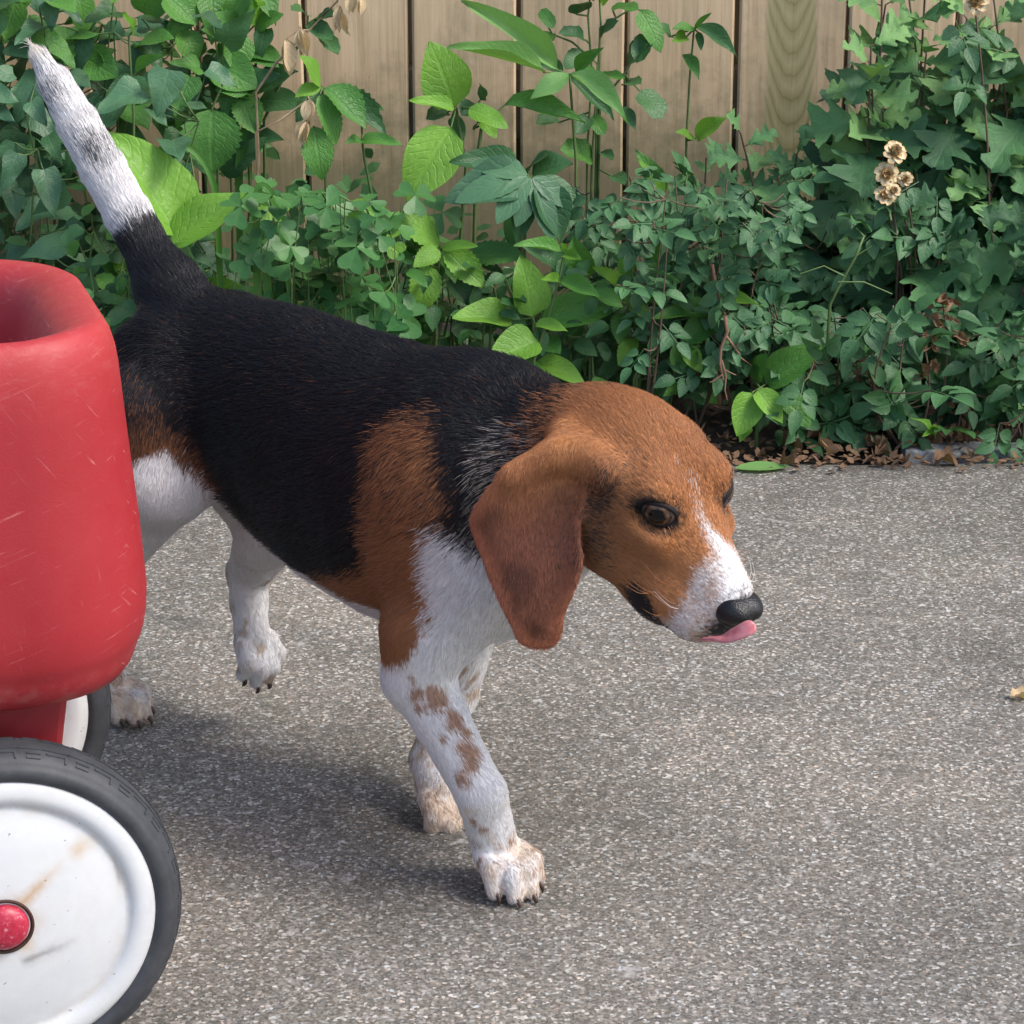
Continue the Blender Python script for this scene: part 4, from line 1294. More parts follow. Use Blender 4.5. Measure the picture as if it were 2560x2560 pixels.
def ribbon_tongue():
    ts = np.linspace(0, 1, 22)
    k = np.linspace(0, 1, len(TG))
    def cr(t):                       # Catmull-Rom through the path
        f = t * (len(TG) - 1); i = min(int(f), len(TG) - 2); f -= i
        g = [tc[max(i - 1, 0)], tc[i], tc[i + 1], tc[min(i + 2, len(TG) - 1)]]
        return 0.5 * ((2 * g[1]) + (-g[0] + g[2]) * f + (2 * g[0] - 5 * g[1] + 4 * g[2] - g[3]) * f * f + (-g[0] + 3 * g[1] - 3 * g[2] + g[3]) * f ** 3)
    V, Fq, ns = [], [], 20
    for t in ts:
        p, d = cr(t), cr(min(t + 0.02, 1.0)) - cr(max(t - 0.02, 0.0))
        d /= np.linalg.norm(d)
        n = np.array((0.30, -0.62, 0.72)); n -= (n @ d) * d; n /= np.linalg.norm(n)
        s = np.cross(d, n)
        w = 0.0054 * (0.85 + 0.15 * t) * math.sqrt(max(0.0, 1 - max(0.0, (t - 0.72) / 0.28) ** 2)) + 0.0006
        for j in range(ns):
            a = 2 * math.pi * j / ns
            x, y = math.cos(a) * w, math.sin(a) * 0.0021
            y += 16.0 * x * x - 0.0008 * math.exp(-(x / 0.0012) ** 2) * (1 if math.sin(a) > 0 else 0)
            V.append(p + s * x + n * y - OFF)
    for i in range(len(ts) - 1):
        for j in range(ns):
            Fq.append((i * ns + j, i * ns + (j + 1) % ns, (i + 1) * ns + (j + 1) % ns, (i + 1) * ns + j))
    Fq.append(tuple(range((len(ts) - 1) * ns, len(ts) * ns)))
    return mesh_obj("tongue", V, Fq, m_tong, dog)
ribbon_tongue()

for e, tip, M in CLAW:
    ax = tip - e
    Ln = np.linalg.norm(ax); ax /= Ln
    u_ = M[:, 2] - (M[:, 2] @ ax) * ax; u_ /= np.linalg.norm(u_)
    l_ = np.cross(u_, ax)
    V, Fq = [], []
    nseg, ns = 5, 8
    for i in range(nseg):
        t = i / (nseg - 1)
        c = e + ax * Ln * t + u_ * 0.0028 * math.sin(math.pi * t * 0.9)
        c[2] = max(c[2], 0.0016)
        r = 0.0031 * (1 - t) ** 0.7 + 0.0005
        for j in range(ns):
            p = 2 * math.pi * j / ns
            V.append(c + l_ * r * 0.75 * math.cos(p) + u_ * r * math.sin(p) - OFF)
    for i in range(nseg - 1):
        for j in range(ns):
            Fq.append((i * ns + j, i * ns + (j + 1) % ns, (i + 1) * ns + (j + 1) % ns, (i + 1) * ns + j))
    Fq.append(tuple(range((nseg - 1) * ns, nseg * ns)))
    mesh_obj("claw", V, Fq, m_claw, dog)
# ------------------------------------------------------------------ foliage kit
def leaf_mat(name, dark, light, vein=None, nv=7.0, rough=0.42, trans=0.22, quilt=0.4, spec=0.35, blotch=None, vfac=0.10):
    m, nt, bs = mat(name)
    at_ = nd(nt, "ShaderNodeAttribute", _attribute_name="lv")
    sp = nt.nodes.new("ShaderNodeSeparateColor"); nt.links.new(at_.outputs[0], sp.inputs[0])
    t, s = sp.outputs[0], sp.outputs[1]
    oi = nt.nodes.new("ShaderNodeObjectInfo")
    co = texco(nt)
    n1 = noise(nt, co, 3.5, 4, 0.6)
    a = nd(nt, "ShaderNodeMath", _operation='MULTIPLY_ADD'); nt.links.new(oi.outputs['Random'], a.inputs[0]); a.inputs[1].default_value = 0.75; a.inputs[2].default_value = -0.25
    b = nd(nt, "ShaderNodeMath", _operation='MULTIPLY_ADD'); nt.links.new(n1, b.inputs[0]); b.inputs[1].default_value = 0.75; nt.links.new(a.outputs[0], b.inputs[2])
    col = ramp(nt, b.outputs[0], [(0.0, dark), (1.0, light)])
    if blotch is not None:
        col = mixc(nt, ramp(nt, noise(nt, co, 14, 5, 0.7), [(0.66, 0.0), (0.73, 0.7)]), col, blotch)
    # side veins run from the midrib towards the tip
    k1 = nd(nt, "ShaderNodeMath", _operation='MULTIPLY'); nt.links.new(s, k1.inputs[0]); k1.inputs[1].default_value = -0.32
    k2 = nd(nt, "ShaderNodeMath", _operation='ADD'); nt.links.new(t, k2.inputs[0]); nt.links.new(k1.outputs[0], k2.inputs[1])
    kw = nd(nt, "ShaderNodeMath", _operation='MULTIPLY_ADD'); nt.links.new(noise(nt, co, 5, 2), kw.inputs[0]); kw.inputs[1].default_value = 0.16; nt.links.new(k2.outputs[0], kw.inputs[2])
    k3 = nd(nt, "ShaderNodeMath", _operation='MULTIPLY'); nt.links.new(kw.outputs[0], k3.inputs[0]); k3.inputs[1].default_value = nv
    k4 = nd(nt, "ShaderNodeMath", _operation='PINGPONG'); nt.links.new(k3.outputs[0], k4.inputs[0]); k4.inputs[1].default_value = 0.5
    side = ramp(nt, k4.outputs[0], [(0.0, 1.0), (0.07, 0.35), (0.16, 0.0)])
    mid = ramp(nt, s, [(0.0, 1.0), (0.05, 0.9), (0.11, 0.0)])
    vm = nd(nt, "ShaderNodeMath", _operation='MAXIMUM'); nt.links.new(side, vm.inputs[0]); nt.links.new(mid, vm.inputs[1])
    vc = vein or tuple(min(1, x * 1.55 + 0.012) for x in light)
    vf = nd(nt, "ShaderNodeMath", _operation='MULTIPLY'); nt.links.new(vm.outputs[0], vf.inputs[0]); vf.inputs[1].default_value = vfac
    col = mixc(nt, vf.outputs[0], col, vc)
    nt.links.new(col, bs.inputs['Base Color'])
    bs.inputs['Roughness'].default_value = rough
    bs.inputs['Specular IOR Level'].default_value = spec
    hq = nd(nt, "ShaderNodeMath", _operation='MULTIPLY_ADD'); nt.links.new(vm.outputs[0], hq.inputs[0]); hq.inputs[1].default_value = -0.8; nt.links.new(noise(nt, co, 12, 3), hq.inputs[2])
    bump(nt, bs, hq.outputs[0], quilt * 0.40, 0.006)
    tr = nt.nodes.new("ShaderNodeBsdfTranslucent")
    tc_ = mixc(nt, 1.0, col, (1.25, 1.35, 0.55), 'MULTIPLY')
    nt.links.new(tc_, tr.inputs[0])
    mx = nt.nodes.new("ShaderNodeMixShader"); mx.inputs[0].default_value = trans
    nt.links.new(bs.outputs[0], mx.inputs[1]); nt.links.new(tr.outputs[0], mx.inputs[2])
    nt.links.new(mx.outputs[0], nt.nodes["Material Output"].inputs[0])
    return m

LM = dict(
    bright=leaf_mat("leaf_bright_green", (0.104, 0.250, 0.032), (0.201, 0.415, 0.055), nv=8, quilt=0.7, trans=0.28, blotch=(0.26, 0.24, 0.07)),
    mid=leaf_mat("leaf_mid_green", (0.049, 0.159, 0.034), (0.104, 0.275, 0.049), nv=8, quilt=0.7, trans=0.25, blotch=(0.16, 0.14, 0.05)),
    deep=leaf_mat("leaf_deep_green", (0.030, 0.097, 0.036), (0.065, 0.169, 0.056), nv=7, quilt=0.5, trans=0.2),
    blue=leaf_mat("leaf_blue_green", (0.039, 0.109, 0.056), (0.081, 0.191, 0.091), nv=5, quilt=0.4, trans=0.15),
    pale=leaf_mat("leaf_pale_green", (0.132, 0.286, 0.083), (0.209, 0.396, 0.127), nv=12, quilt=0.4, trans=0.25),
    clover=leaf_mat("leaf_clover", (0.034, 0.125, 0.036), (0.080, 0.215, 0.055), nv=3, quilt=0.15, trans=0.2),
    rose=leaf_mat("leaf_rose", (0.029, 0.090, 0.038), (0.075, 0.188, 0.073), nv=6, quilt=0.5, rough=0.46, spec=0.32, trans=0.12, vfac=0.18),
    mum=leaf_mat("leaf_lobed_green", (0.055, 0.153, 0.059), (0.120, 0.267, 0.096), nv=5, quilt=0.5, rough=0.6, trans=0.18),
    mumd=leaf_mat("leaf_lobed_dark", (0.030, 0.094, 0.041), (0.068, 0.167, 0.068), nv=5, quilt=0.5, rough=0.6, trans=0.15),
    muml=leaf_mat("leaf_lobed_light", (0.121, 0.259, 0.088), (0.207, 0.380, 0.135), nv=5, quilt=0.5, rough=0.65, trans=0.2),
    dry=leaf_mat("leaf_dry", (0.12, 0.070, 0.042), (0.29, 0.185, 0.115), nv=6, quilt=0.9, rough=0.75, trans=0.15, spec=0.15),
    tan=leaf_mat("pod_dry", (0.50, 0.37, 0.23), (0.66, 0.52, 0.35), nv=5, quilt=0.7, rough=0.75, trans=0.15, spec=0.15),
)
m_stem, nt, bs = mat("green_stem")
nt.links.new(ramp(nt, noise(nt, texco(nt), 30, 4), [(0.3, (0.055, 0.11, 0.03)), (0.7, (0.12, 0.19, 0.055))]), bs.inputs['Base Color'])
bs.inputs['Roughness'].default_value = 0.55
m_wood, nt, bs = mat("woody_stem")
nt.links.new(ramp(nt, noise(nt, texco(nt), 40, 5), [(0.3, (0.06, 0.04, 0.028)), (0.7, (0.17, 0.115, 0.075))]), bs.inputs['Base Color'])
bs.inputs['Roughness'].default_value = 0.8
m_straw, nt, bs = mat("dry_stalk")
nt.links.new(ramp(nt, noise(nt, texco(nt), 60, 5), [(0.3, (0.30, 0.20, 0.11)), (0.7, (0.46, 0.34, 0.21))]), bs.inputs['Base Color'])
bs.inputs['Roughness'].default_value = 0.8
m_twig, nt, bs = mat("red_twig")
nt.links.new(ramp(nt, noise(nt, texco(nt), 60, 5), [(0.3, (0.16, 0.075, 0.045)), (0.7, (0.33, 0.19, 0.12))]), bs.inputs['Base Color'])
bs.inputs['Roughness'].default_value = 0.75

class LB:
    """collects leaf surfaces with (along, across) coordinates"""
    def __init__(s):
        s.v, s.f, s.c = [], [], []
    def blade(s, w, n=9, cols=(-1, -0.5, 0, 0.5, 1), fold=0.25, curl=0.12, sweep=0.0, wave=0.0, M=None, L=1.0, Wd=1.0, tip=None, seed=0):
        rr = random.Random(seed)
        b = len(s.v)
        ph = rr.uniform(0, 6)
        for i in range(n + 1):
            t = i / n
            hw = w(t) * 0.5
            for q in cols:
                x = (t + sweep * abs(q) * hw) * L
                y = q * hw * Wd
                z = abs(q) * hw * Wd * fold - curl * L * t * t + wave * math.sin(t * 9 + ph + q * 2.0) * abs(q) * Wd
                p = Vector((x, y, z))
                if M is not None:
                    p = M @ p
                s.v.append(tuple(p)); s.c.append((t, abs(q), 0.0))
        m = len(cols)
        for i in range(n):
            for k in range(m - 1):
                a = b + i * m + k
                s.f.append((a, a + m, a + m + 1, a + 1))
    def mesh(s, name):
        me = bpy.data.meshes.new(name)
        me.from_pydata(s.v, [], s.f)
        me.polygons.foreach_set("use_smooth", [True] * len(me.polygons))
        ca = me.color_attributes.new("lv", 'FLOAT_COLOR', 'POINT')
        ca.data.foreach_set("color", np.array([(*c, 1.0) for c in s.c], np.float32).ravel())
        me.update()
        return me

def ovate(pk=0.42, tipp=1.0, base=0.5):
    def w(t):
        a = max(0.0, t) ** base * max(0.0, 1 - t) ** tipp
        pk_ = base / (base + tipp)
        return a / (pk_ ** base * (1 - pk_) ** tipp) if 0 < t < 1 else 0.012
    return w
def toothed(w, n, depth=0.09):
    return lambda t: w(t) * (1 + depth * (1 if int(round(t * n)) % 2 else -1))
def heart(t):
    return 0.02 if t >= 1 else (0.55 + 0.9 * math.sin(min(1.0, t * 3.2) * math.pi / 2) * 0.5) * (1 - t) ** 0.75 * 1.05
def lobed(t):
    if t <= 0: return 0.05
    if t >= 1: return 0.06
    env = 0.30 + 0.85 * math.sin(math.pi * min(1.0, t * 1.05)) ** 0.9
    lob = 0.5 + 0.5 * math.cos(2 * math.pi * (t * 3.1 - 0.85))
    small = 0.07 * math.cos(2 * math.pi * t * 12)
    return max(0.10, env * (0.34 + 0.66 * lob ** 0.7) + small * env)

LEAF = {}
def reg(kind, builder, nvar, mats):
    for m in mats:
        for k in range(nvar):
            lb = LB(); builder(lb, k)
            me = lb.mesh("%s_leaf" % kind)
            me.materials.append(LM[m])
            LEAF.setdefault((kind, m), []).append(me)
rk = lambda k, a, b: a + (b - a) * ((k * 0.618034) % 1.0)
reg("ovate", lambda b, k: b.blade(ovate(tipp=0.85 + 0.1 * (k % 3), base=0.55), 10, fold=rk(k, 0.08, 0.45), curl=rk(k + 1, 0.05, 0.32), wave=0.03, seed=k), 5, ("bright", "mid", "deep", "dry"))
reg("lance", lambda b, k: b.blade(ovate(tipp=1.0, base=0.75), 10, fold=rk(k, 0.1, 0.5), curl=rk(k + 1, 0.02, 0.3), wave=0.03, seed=k), 4, ("pale", "mid", "deep", "tan"))
reg("serrate", lambda b, k: b.blade(toothed(ovate(tipp=0.95, base=0.6), 20, 0.07), 20, cols=(-1, 0, 1), fold=rk(k, 0.1, 0.5), curl=rk(k + 1, 0.08, 0.35), sweep=0.12, wave=0.03, seed=k), 4, ("bright", "mid", "deep"))
reg("heart", lambda b, k: b.blade(heart, 9, fold=rk(k, 0.05, 0.35), curl=rk(k + 1, 0.05, 0.28), wave=0.05, sweep=-0.10, seed=k), 4, ("blue", "mid", "deep", "bright"))
reg("round", lambda b, k: b.blade(toothed(lambda t: 0.05 if t <= 0 or t >= 1 else (1 - (2 * t - 1) ** 2) ** 0.45, 8, 0.05), 8, cols=(-1, 0, 1), fold=rk(k, 0.1, 0.5), curl=rk(k + 1, 0.05, 0.3), wave=0.05, seed=k), 4, ("deep", "mid", "blue"))
reg("mum", lambda b, k: b.blade(lobed, 26, cols=(-1, -0.45, 0, 0.45, 1), fold=rk(k, 0.1, 0.45), curl=rk(k + 1, 0.08, 0.4), sweep=0.42, wave=0.05, seed=k), 5, ("mum", "mumd", "muml"))
def b_clover(b, k):
    for j in range(3):
        a = math.radians(120 * j + 15 * (k % 3))
        M = Matrix.Rotation(a, 3, 'Z') @ Matrix.Rotation(math.radians(6 + 6 * k), 3, 'Y')
        base = len(b.v)
        half = ((0, 0), (0.20, 0.17), (0.42, 0.38), (0.65, 0.55), (0.84, 0.58), (0.98, 0.49), (1.03, 0.32), (0.99, 0.14), (0.90, 0.0))   # half outline of an inverted heart
        pts = [(0.5 * x_, 0.5 * y_) for x_, y_ in half]
        n = len(pts) - 1
        b.v.append(tuple(M @ Vector((0, 0, 0)))); b.c.append((0, 0, 0))
        b.v.append(tuple(M @ Vector((0.40, 0, -0.02)))); b.c.append((0.8, 0, 0))
        for sg in (1, -1):
            st = len(b.v)
            for x, y in pts[1:]:
                b.v.append(tuple(M @ Vector((x, sg * y, 0.12 * y)))); b.c.append((x * 2, min(1, y * 3), 0))
            ids = [base] + list(range(st, st + n))
            for i in range(len(ids) - 1):
                tri = (base + 1, ids[i], ids[i + 1])
                b.f.append(tri if sg < 0 else tri[::-1])
reg("clover", b_clover, 4, ("clover", "bright"))
def b_rose(b, k):
    spots = [(1.0, 0, 0, 0.46), (0.66, 0.05, 62, 0.42), (0.66, -0.05, -62, 0.42), (0.34, 0.04, 70, 0.36), (0.34, -0.04, -70, 0.36)]
    for i, (x, y, a, l) in enumerate(spots):
        x = x * 0.56 if i else 0.56
        M = Matrix.Translation((x, y, -0.06 * x)) @ Matrix.Rotation(math.radians(a + 8 * math.sin(k * 3 + i)), 4, 'Z') @ Matrix.Rotation(math.radians(10 * math.sin(k + i * 2)), 4, 'X')
        b.blade(toothed(ovate(tipp=0.95, base=0.62), 8, 0.03), 8, cols=(-1, 0, 1), fold=0.42, curl=0.20, M=M, L=l * 1.06, Wd=0.285, seed=k * 7 + i)
    b.blade(lambda t: 1, 2, cols=(-1, 1), M=Matrix.Translation((0, 0, -0.004)), L=0.58, Wd=0.018, fold=0, curl=0.06)
reg("rose", b_rose, 5, ("rose", "deep"))
def b_palm(b, k):
    for a, l, w_ in ((0, 1.0, 0.42), (42, 0.80, 0.36), (-42, 0.80, 0.36)):
        b.blade(toothed(ovate(tipp=0.8, base=0.7), 16, 0.03), 16, cols=(-1, 0, 1), fold=0.15, curl=0.2, M=Matrix.Rotation(math.radians(a), 4, 'Z') @ Matrix.Translation((0, 0, 0.003 * (a > 0) - 0.003 * (a < 0))), L=l, Wd=w_, seed=k)
reg("palm", b_palm, 2, ("blue",))
reg("dryc", lambda b, k: b.blade(ovate(tipp=0.7, base=0.6), 8, fold=rk(k, 0.6, 1.3), curl=rk(k + 1, -0.3, 0.6), wave=0.22, seed=k), 5, ("dry", "tan"))
reg("blade", lambda b, k: b.blade(lambda t: max(0.05, (1 - t) ** 0.5), 12, cols=(-1, 0, 1), fold=0.3, curl=0.0), 1, ("mid",))

LRND = random.Random(11)
def put(kind, m, plant, B, d, n, L, Wd, name="leaf", zs=1.0):
    if (kind, m) not in LEAF:
        src = next(v for (k_, _), v in LEAF.items() if k_ == kind)
        LEAF[(kind, m)] = [x.copy() for x in src]
        for x in LEAF[(kind, m)]:
            x.materials[0] = LM[m]
    me = LRND.choice(LEAF[(kind, m)])
    o = bpy.data.objects.new(name, me)
    COL.objects.link(o)
    o.parent = plant
    d = Vector(d).normalized(); n = Vector(n)
    n = (n - n.dot(d) * d)
    n = n.normalized() if n.length > 1e-4 else d.orthogonal().normalized()
    y = n.cross(d)
    pl = plant.location if plant is not None else Vector((0, 0, 0))
    B = Vector(B) - pl
    M = Matrix(((d.x * L, y.x * Wd, n.x * L * zs, B.x), (d.y * L, y.y * Wd, n.y * L * zs, B.y), (d.z * L, y.z * Wd, n.z * L * zs, B.z), (0, 0, 0, 1)))
    o.matrix_local = M
    return o

def tube(paths, name, material, plant):
    """paths: list of (points, r0, r1); one mesh"""
    V, Fc = [], []
    pl = plant.location
    for pts, r0, r1 in paths:
        pts = [Vector(p) - pl for p in pts]
        b, ns, m = len(V), 5, len(pts)
        for i, p in enumerate(pts):
            d = (pts[min(i + 1, m - 1)] - pts[max(i - 1, 0)]).normalized()
            a = d.orthogonal().normalized(); c = d.cross(a)
            r = r0 + (r1 - r0) * i / (m - 1)
            for j in range(ns):
                t = 2 * math.pi * j / ns
                V.append(p + (a * math.cos(t) + c * math.sin(t)) * r)
        for i in range(m - 1):
            for j in range(ns):
                Fc.append((b + i * ns + j, b + i * ns + (j + 1) % ns, b + (i + 1) * ns + (j + 1) % ns, b + (i + 1) * ns + j))
    return mesh_obj(name, V, Fc, material, plant)

def curve3(a, b, sag=0.0, n=5, bow=(0, 0, 0)):
    a, b, bow = Vector(a), Vector(b), Vector(bow)
    return [a.lerp(b, i / n) + bow * math.sin(math.pi * i / n) + Vector((0, 0, sag)) * math.sin(math.pi * i / n) for i in range(n + 1)]

CAMV = Vector((0, -0.94, 0.34))
def pxm(Y):          # metres per photo pixel at ground distance Y
    return (Y * 0.94 + 0.27) / FPX
# ------------------------------------------------------------------ the planting bed
R = random.Random(23)
def ground_at(px, Y):
    return Vector((float(at(px, 700, Y)[0]), Y, -0.004))

def hero_plant(name, label, cat, root, Y, leaves, stems, group=None, stem_mat=None, stem_r=0.0028, petiole=True):
    """leaves: (kind, material, base x, base y, tip x, tip y, width px, dY at the base, lean of the tip); stems: polylines in photo pixels, first point rooted"""
    g = ground_at(root, Y)
    p = empty(name, g, label, cat, group)
    paths = []
    for st in stems:
        pts = [Vector(at(x, y, Y + (dy[0] if dy else 0.0))) for x, y, *dy in st]
        first = pts[0]
        if first.z > 0.02:
            gg = Vector((first.x * 0.7 + g.x * 0.3, Y + 0.01, -0.004))
            pts = curve3(gg, first, 0, 4) + pts[1:]
        fine = []
        for a, b in zip(pts[:-1], pts[1:]):
            fine += [a, a.lerp(b, 0.5)]
        fine.append(pts[-1])
        paths.append((fine, stem_r, stem_r * 0.55))
    nodes = [v for pts, _, _ in paths for v in pts] or [g + Vector((0, 0, 0.05))]
    for (kind, m, bx, by, tx, ty, w, *ex) in leaves:
        dY = ex[0] if ex else 0.0
        lean = ex[1] if len(ex) > 1 else -0.025
        B, T = Vector(at(bx, by, Y + dY)), Vector(at(tx, ty, Y + dY + lean))
        L = (T - B).length
        n = CAMV * 0.85 + Vector((0.15, 0, 0.55)) + Vector((R.uniform(-.3, .3), R.uniform(-.2, .2), R.uniform(-.2, .25)))
        put(kind, m, p, B, T - B, n, L, w * pxm(Y) * (1.0 if kind not in ("palm", "rose", "clover") else 1.0))
        if petiole:
            nn = min(nodes, key=lambda q: (q - B).length)
            if 0.004 < (nn - B).length < 0.10:
                paths.append((curve3(nn, B, 0.0, 3), 0.0014, 0.0011))
    if paths:
        tube(paths, "stem", stem_mat or m_stem, p)
    return p

hero_plant("broadleaf_weed", "weed with big smooth bright green leaves behind the dog's tail", "plant", 430, 3.26, [
    ("ovate", "bright", 440, 590, 290, 318, 185, -0.10, 0.0), ("ovate", "bright", 430, 612, 612, 476, 116, -0.11, 0.0), ("ovate", "bright", 480, 752, 652, 742, 92, -0.02, -0.03),
    ("ovate", "bright", 315, 690, 300, 590, 60, 0.02, 0.0), ("ovate", "bright", 430, 600, 395, 650, 40, 0, -0.01), ("ovate", "mid", 300, 700, 250, 640, 55, 0.02, -0.01)],
    [[(430, 800), (428, 610)]])
hero_plant("toothed_weed", "weed with one broad toothed leaf bitten by insects, left of the clover", "plant", 540, 3.36, [
    ("serrate", "mid", 530, 272, 528, 428, 150), ("heart", "mid", 474, 190, 436, 288, 95), ("heart", "bright", 330, 80, 318, 30, 55), ("serrate", "mid", 600, 240, 640, 330, 80, 0.03),
    ("heart", "mid", 575, 205, 560, 290, 80, 0.03), ("heart", "deep", 450, 330, 410, 400, 80, 0.02), ("serrate", "deep", 560, 440, 640, 350, 70, 0.03), ("heart", "mid", 500, 170, 430, 150, 70, 0.02),
    ("heart", "deep", 610, 205, 690, 180, 85, 0.03), ("serrate", "deep", 555, 430, 470, 380, 70, 0.04), ("lance", "mid", 340, 185, 405, 133, 34, 0.01), ("lance", "deep", 345, 200, 262, 236, 42, 0.02), ("lance", "deep", 350, 195, 420, 215, 50, 0.03)],
    [[(540, 760), (545, 430), (530, 272), (560, 205)], [(330, 760), (335, 300), (322, 90)], [(470, 500), (476, 190)]])
hero_plant("crinkled_weed", "tall weed with crinkled shiny leaves under the dried seed stalk", "plant", 640, 3.42, [
    ("serrate", "mid", 600, 100, 560, 30, 85), ("serrate", "mid", 600, 110, 520, 60, 70), ("serrate", "bright", 640, 60, 650, 0, 60), ("serrate", "mid", 640, 70, 690, 30, 50), ("ovate", "mid", 620, 140, 545, 130, 90),
    ("ovate", "deep", 640, 230, 735, 170, 95), ("ovate", "mid", 640, 240, 600, 160, 100), ("ovate", "deep", 650, 250, 745, 245, 80), ("ovate", "deep", 600, 350, 700, 340, 60), ("ovate", "mid", 620, 130, 700, 130, 70),
    ("round", "deep", 770, 60, 830, 95, 45), ("round", "deep", 790, 50, 835, 35, 40), ("round", "deep", 800, 90, 845, 130, 42), ("round", "deep", 770, 40, 740, 10, 44), ("serrate", "bright", 640, 10, 620, -40, 60)],
    [[(640, 760), (620, 360), (640, 240), (640, 60), (640, -60)], [(660, 300), (770, 60), (830, 20)]])
hero_plant("nettle_weed", "nettle-like weed with drooping pointed toothed leaves right of the dried stalk", "plant", 820, 3.32, [
    ("serrate", "bright", 800, 214, 772, 138, 62), ("serrate", "bright", 800, 214, 744, 230, 40), ("serrate", "mid", 812, 220, 920, 308, 84), ("serrate", "mid", 800, 236, 850, 350, 62, -0.01), ("serrate", "deep", 820, 226, 976, 328, 66, 0.03),
    ("serrate", "mid", 784, 316, 806, 444, 80, -0.02), ("ovate", "mid", 905, 350, 994, 344, 40), ("serrate", "mid", 905, 352, 875, 345, 30), ("serrate", "deep", 800, 230, 740, 300, 55, 0.03), ("lance", "deep", 905, 258, 955, 262, 22, 0.05)],
    [[(820, 760), (815, 480), (806, 218)], [(940, 540), (912, 400), (905, 350)]])
hero_plant("pokeweed", "weed with broad upright light green leaves standing against the fence", "plant", 1140, 3.36, [
    ("ovate", "bright", 1138, 268, 1086, 114, 132, 0.0, -0.02), ("ovate", "bright", 1128, 318, 1018, 490, 138, -0.03, -0.05), ("ovate", "bright", 1136, 272, 1026, 246, 42, -0.02), ("ovate", "bright", 1172, 272, 1268, 304, 60, -0.02),
    ("ovate", "mid", 1262, 262, 1460, 286, 62, 0.02), ("round", "deep", 1200, 250, 1215, 205, 38, 0.01), ("round", "deep", 1190, 260, 1160, 275, 50, 0.01), ("round", "deep", 1120, 280, 1070, 290, 45, 0.02), ("round", "deep", 1190, 320, 1205, 275, 58, 0.02),
    ("ovate", "deep", 1130, 290, 1160, 340, 40, 0.02), ("ovate", "bright", 1205, 300, 1240, 335, 40, 0.0)],
    [[(1185, 640), (1190, 420), (1205, 310), (1150, 268)], [(1150, 620), (1165, 420), (1140, 268)]], stem_r=0.0035)
hero_plant("lance_leaf_weed", "tall weed with long narrow pale leaves crossing the fence boards", "plant", 1450, 3.40, [
    ("lance", "pale", 1396, 176, 1166, -4, 66, 0.0, -0.03), ("lance", "pale", 1362, 180, 1130, 103, 44, -0.03, -0.05), ("lance", "pale", 1424, 186, 1326, 236, 54, -0.04, -0.02), ("lance", "pale", 1424, 186, 1570, 284, 62, -0.03, -0.05),
    ("lance", "deep", 1420, 190, 1540, 290, 60, 0.02), ("lance", "deep", 1410, 185, 1300, 150, 40, 0.03), ("lance", "mid", 1440, 180, 1500, 120, 40, 0.02)],
    [[(1440, 640), (1440, 400), (1424, 186)]], stem_r=0.003)
hero_plant("small_leaf_weed", "thin tall weed with small rounded leaves on wiry stems before the fence", "plant", 1475, 3.46, [
    ("round", "mid", 1352, 25, 1382, 60, 36), ("round", "deep", 1462, 98, 1403, 76, 40), ("round", "deep", 1502, 92, 1526, 48, 38), ("round", "mid", 1384, 84, 1350, 104, 34), ("round", "deep", 1446, 122, 1420, 166, 40), ("round", "mid", 1503, 190, 1552, 182, 28),
    ("round", "deep", 1562, 210, 1592, 195, 46), ("round", "deep", 1600, 228, 1660, 282, 74), ("round", "deep", 1472, 292, 1444, 330, 42), ("round", "mid", 1482, 290, 1508, 328, 40), ("round", "mid", 1482, 398, 1408, 366, 72), ("round", "deep", 1570, 165, 1612, 110, 66),
    ("ovate", "mid", 1600, 25, 1660, 120, 62), ("ovate", "deep", 1440, 36, 1465, -10, 60), ("round", "mid", 1530, 20, 1590, 8, 46), ("round", "deep", 1620, 90, 1590, 150, 50), ("round", "deep", 1400, 305, 1345, 300, 46, 0.04), ("ovate", "deep", 1550, 270, 1590, 320, 40),
    ("round", "deep", 1505, 380, 1530, 395, 30), ("round", "deep", 1530, 440, 1560, 455, 44), ("serrate", "mid", 1490, 190, 1455, 175, 30), ("ovate", "bright", 1500, 5, 1530, -40, 44), ("ovate", "mid", 1480, 0, 1440, -45, 50)],
    [[(1475, 640), (1480, 400), (1494, 190), (1502, 60), (1498, -30)], [(1466, 640), (1468, 380), (1480, 180), (1470, 40), (1478, -30)], [(1500, 260), (1560, 185), (1600, 120), (1630, 90)], [(1494, 160), (1430, 105), (1380, 85)], [(1500, 70), (1580, 20)]], stem_r=0.0022)
hero_plant("drooping_weed", "slim weed with drooping leaf pair on a dark bare stem at the fence", "plant", 1718, 3.50, [
    ("lance", "deep", 1736, 68, 1846, 130, 48), ("lance", "mid", 1738, 70, 1688, 62, 34), ("lance", "bright", 1716, 92, 1686, 100, 36), ("lance", "mid", 1706, 138, 1750, 192, 36), ("ovate", "bright", 1740, 346, 1810, 292, 52), ("ovate", "bright", 1735, 345, 1700, 322, 30),
    ("lance", "mid", 1740, 70, 1765, 35, 16), ("round", "deep", 1680, 90, 1650, 60, 34), ("lance", "deep", 1745, 80, 1755, 118, 22)],
    [[(1713, 660), (1716, 352), (1724, 200), (1735, 72)]], stem_r=0.0024)
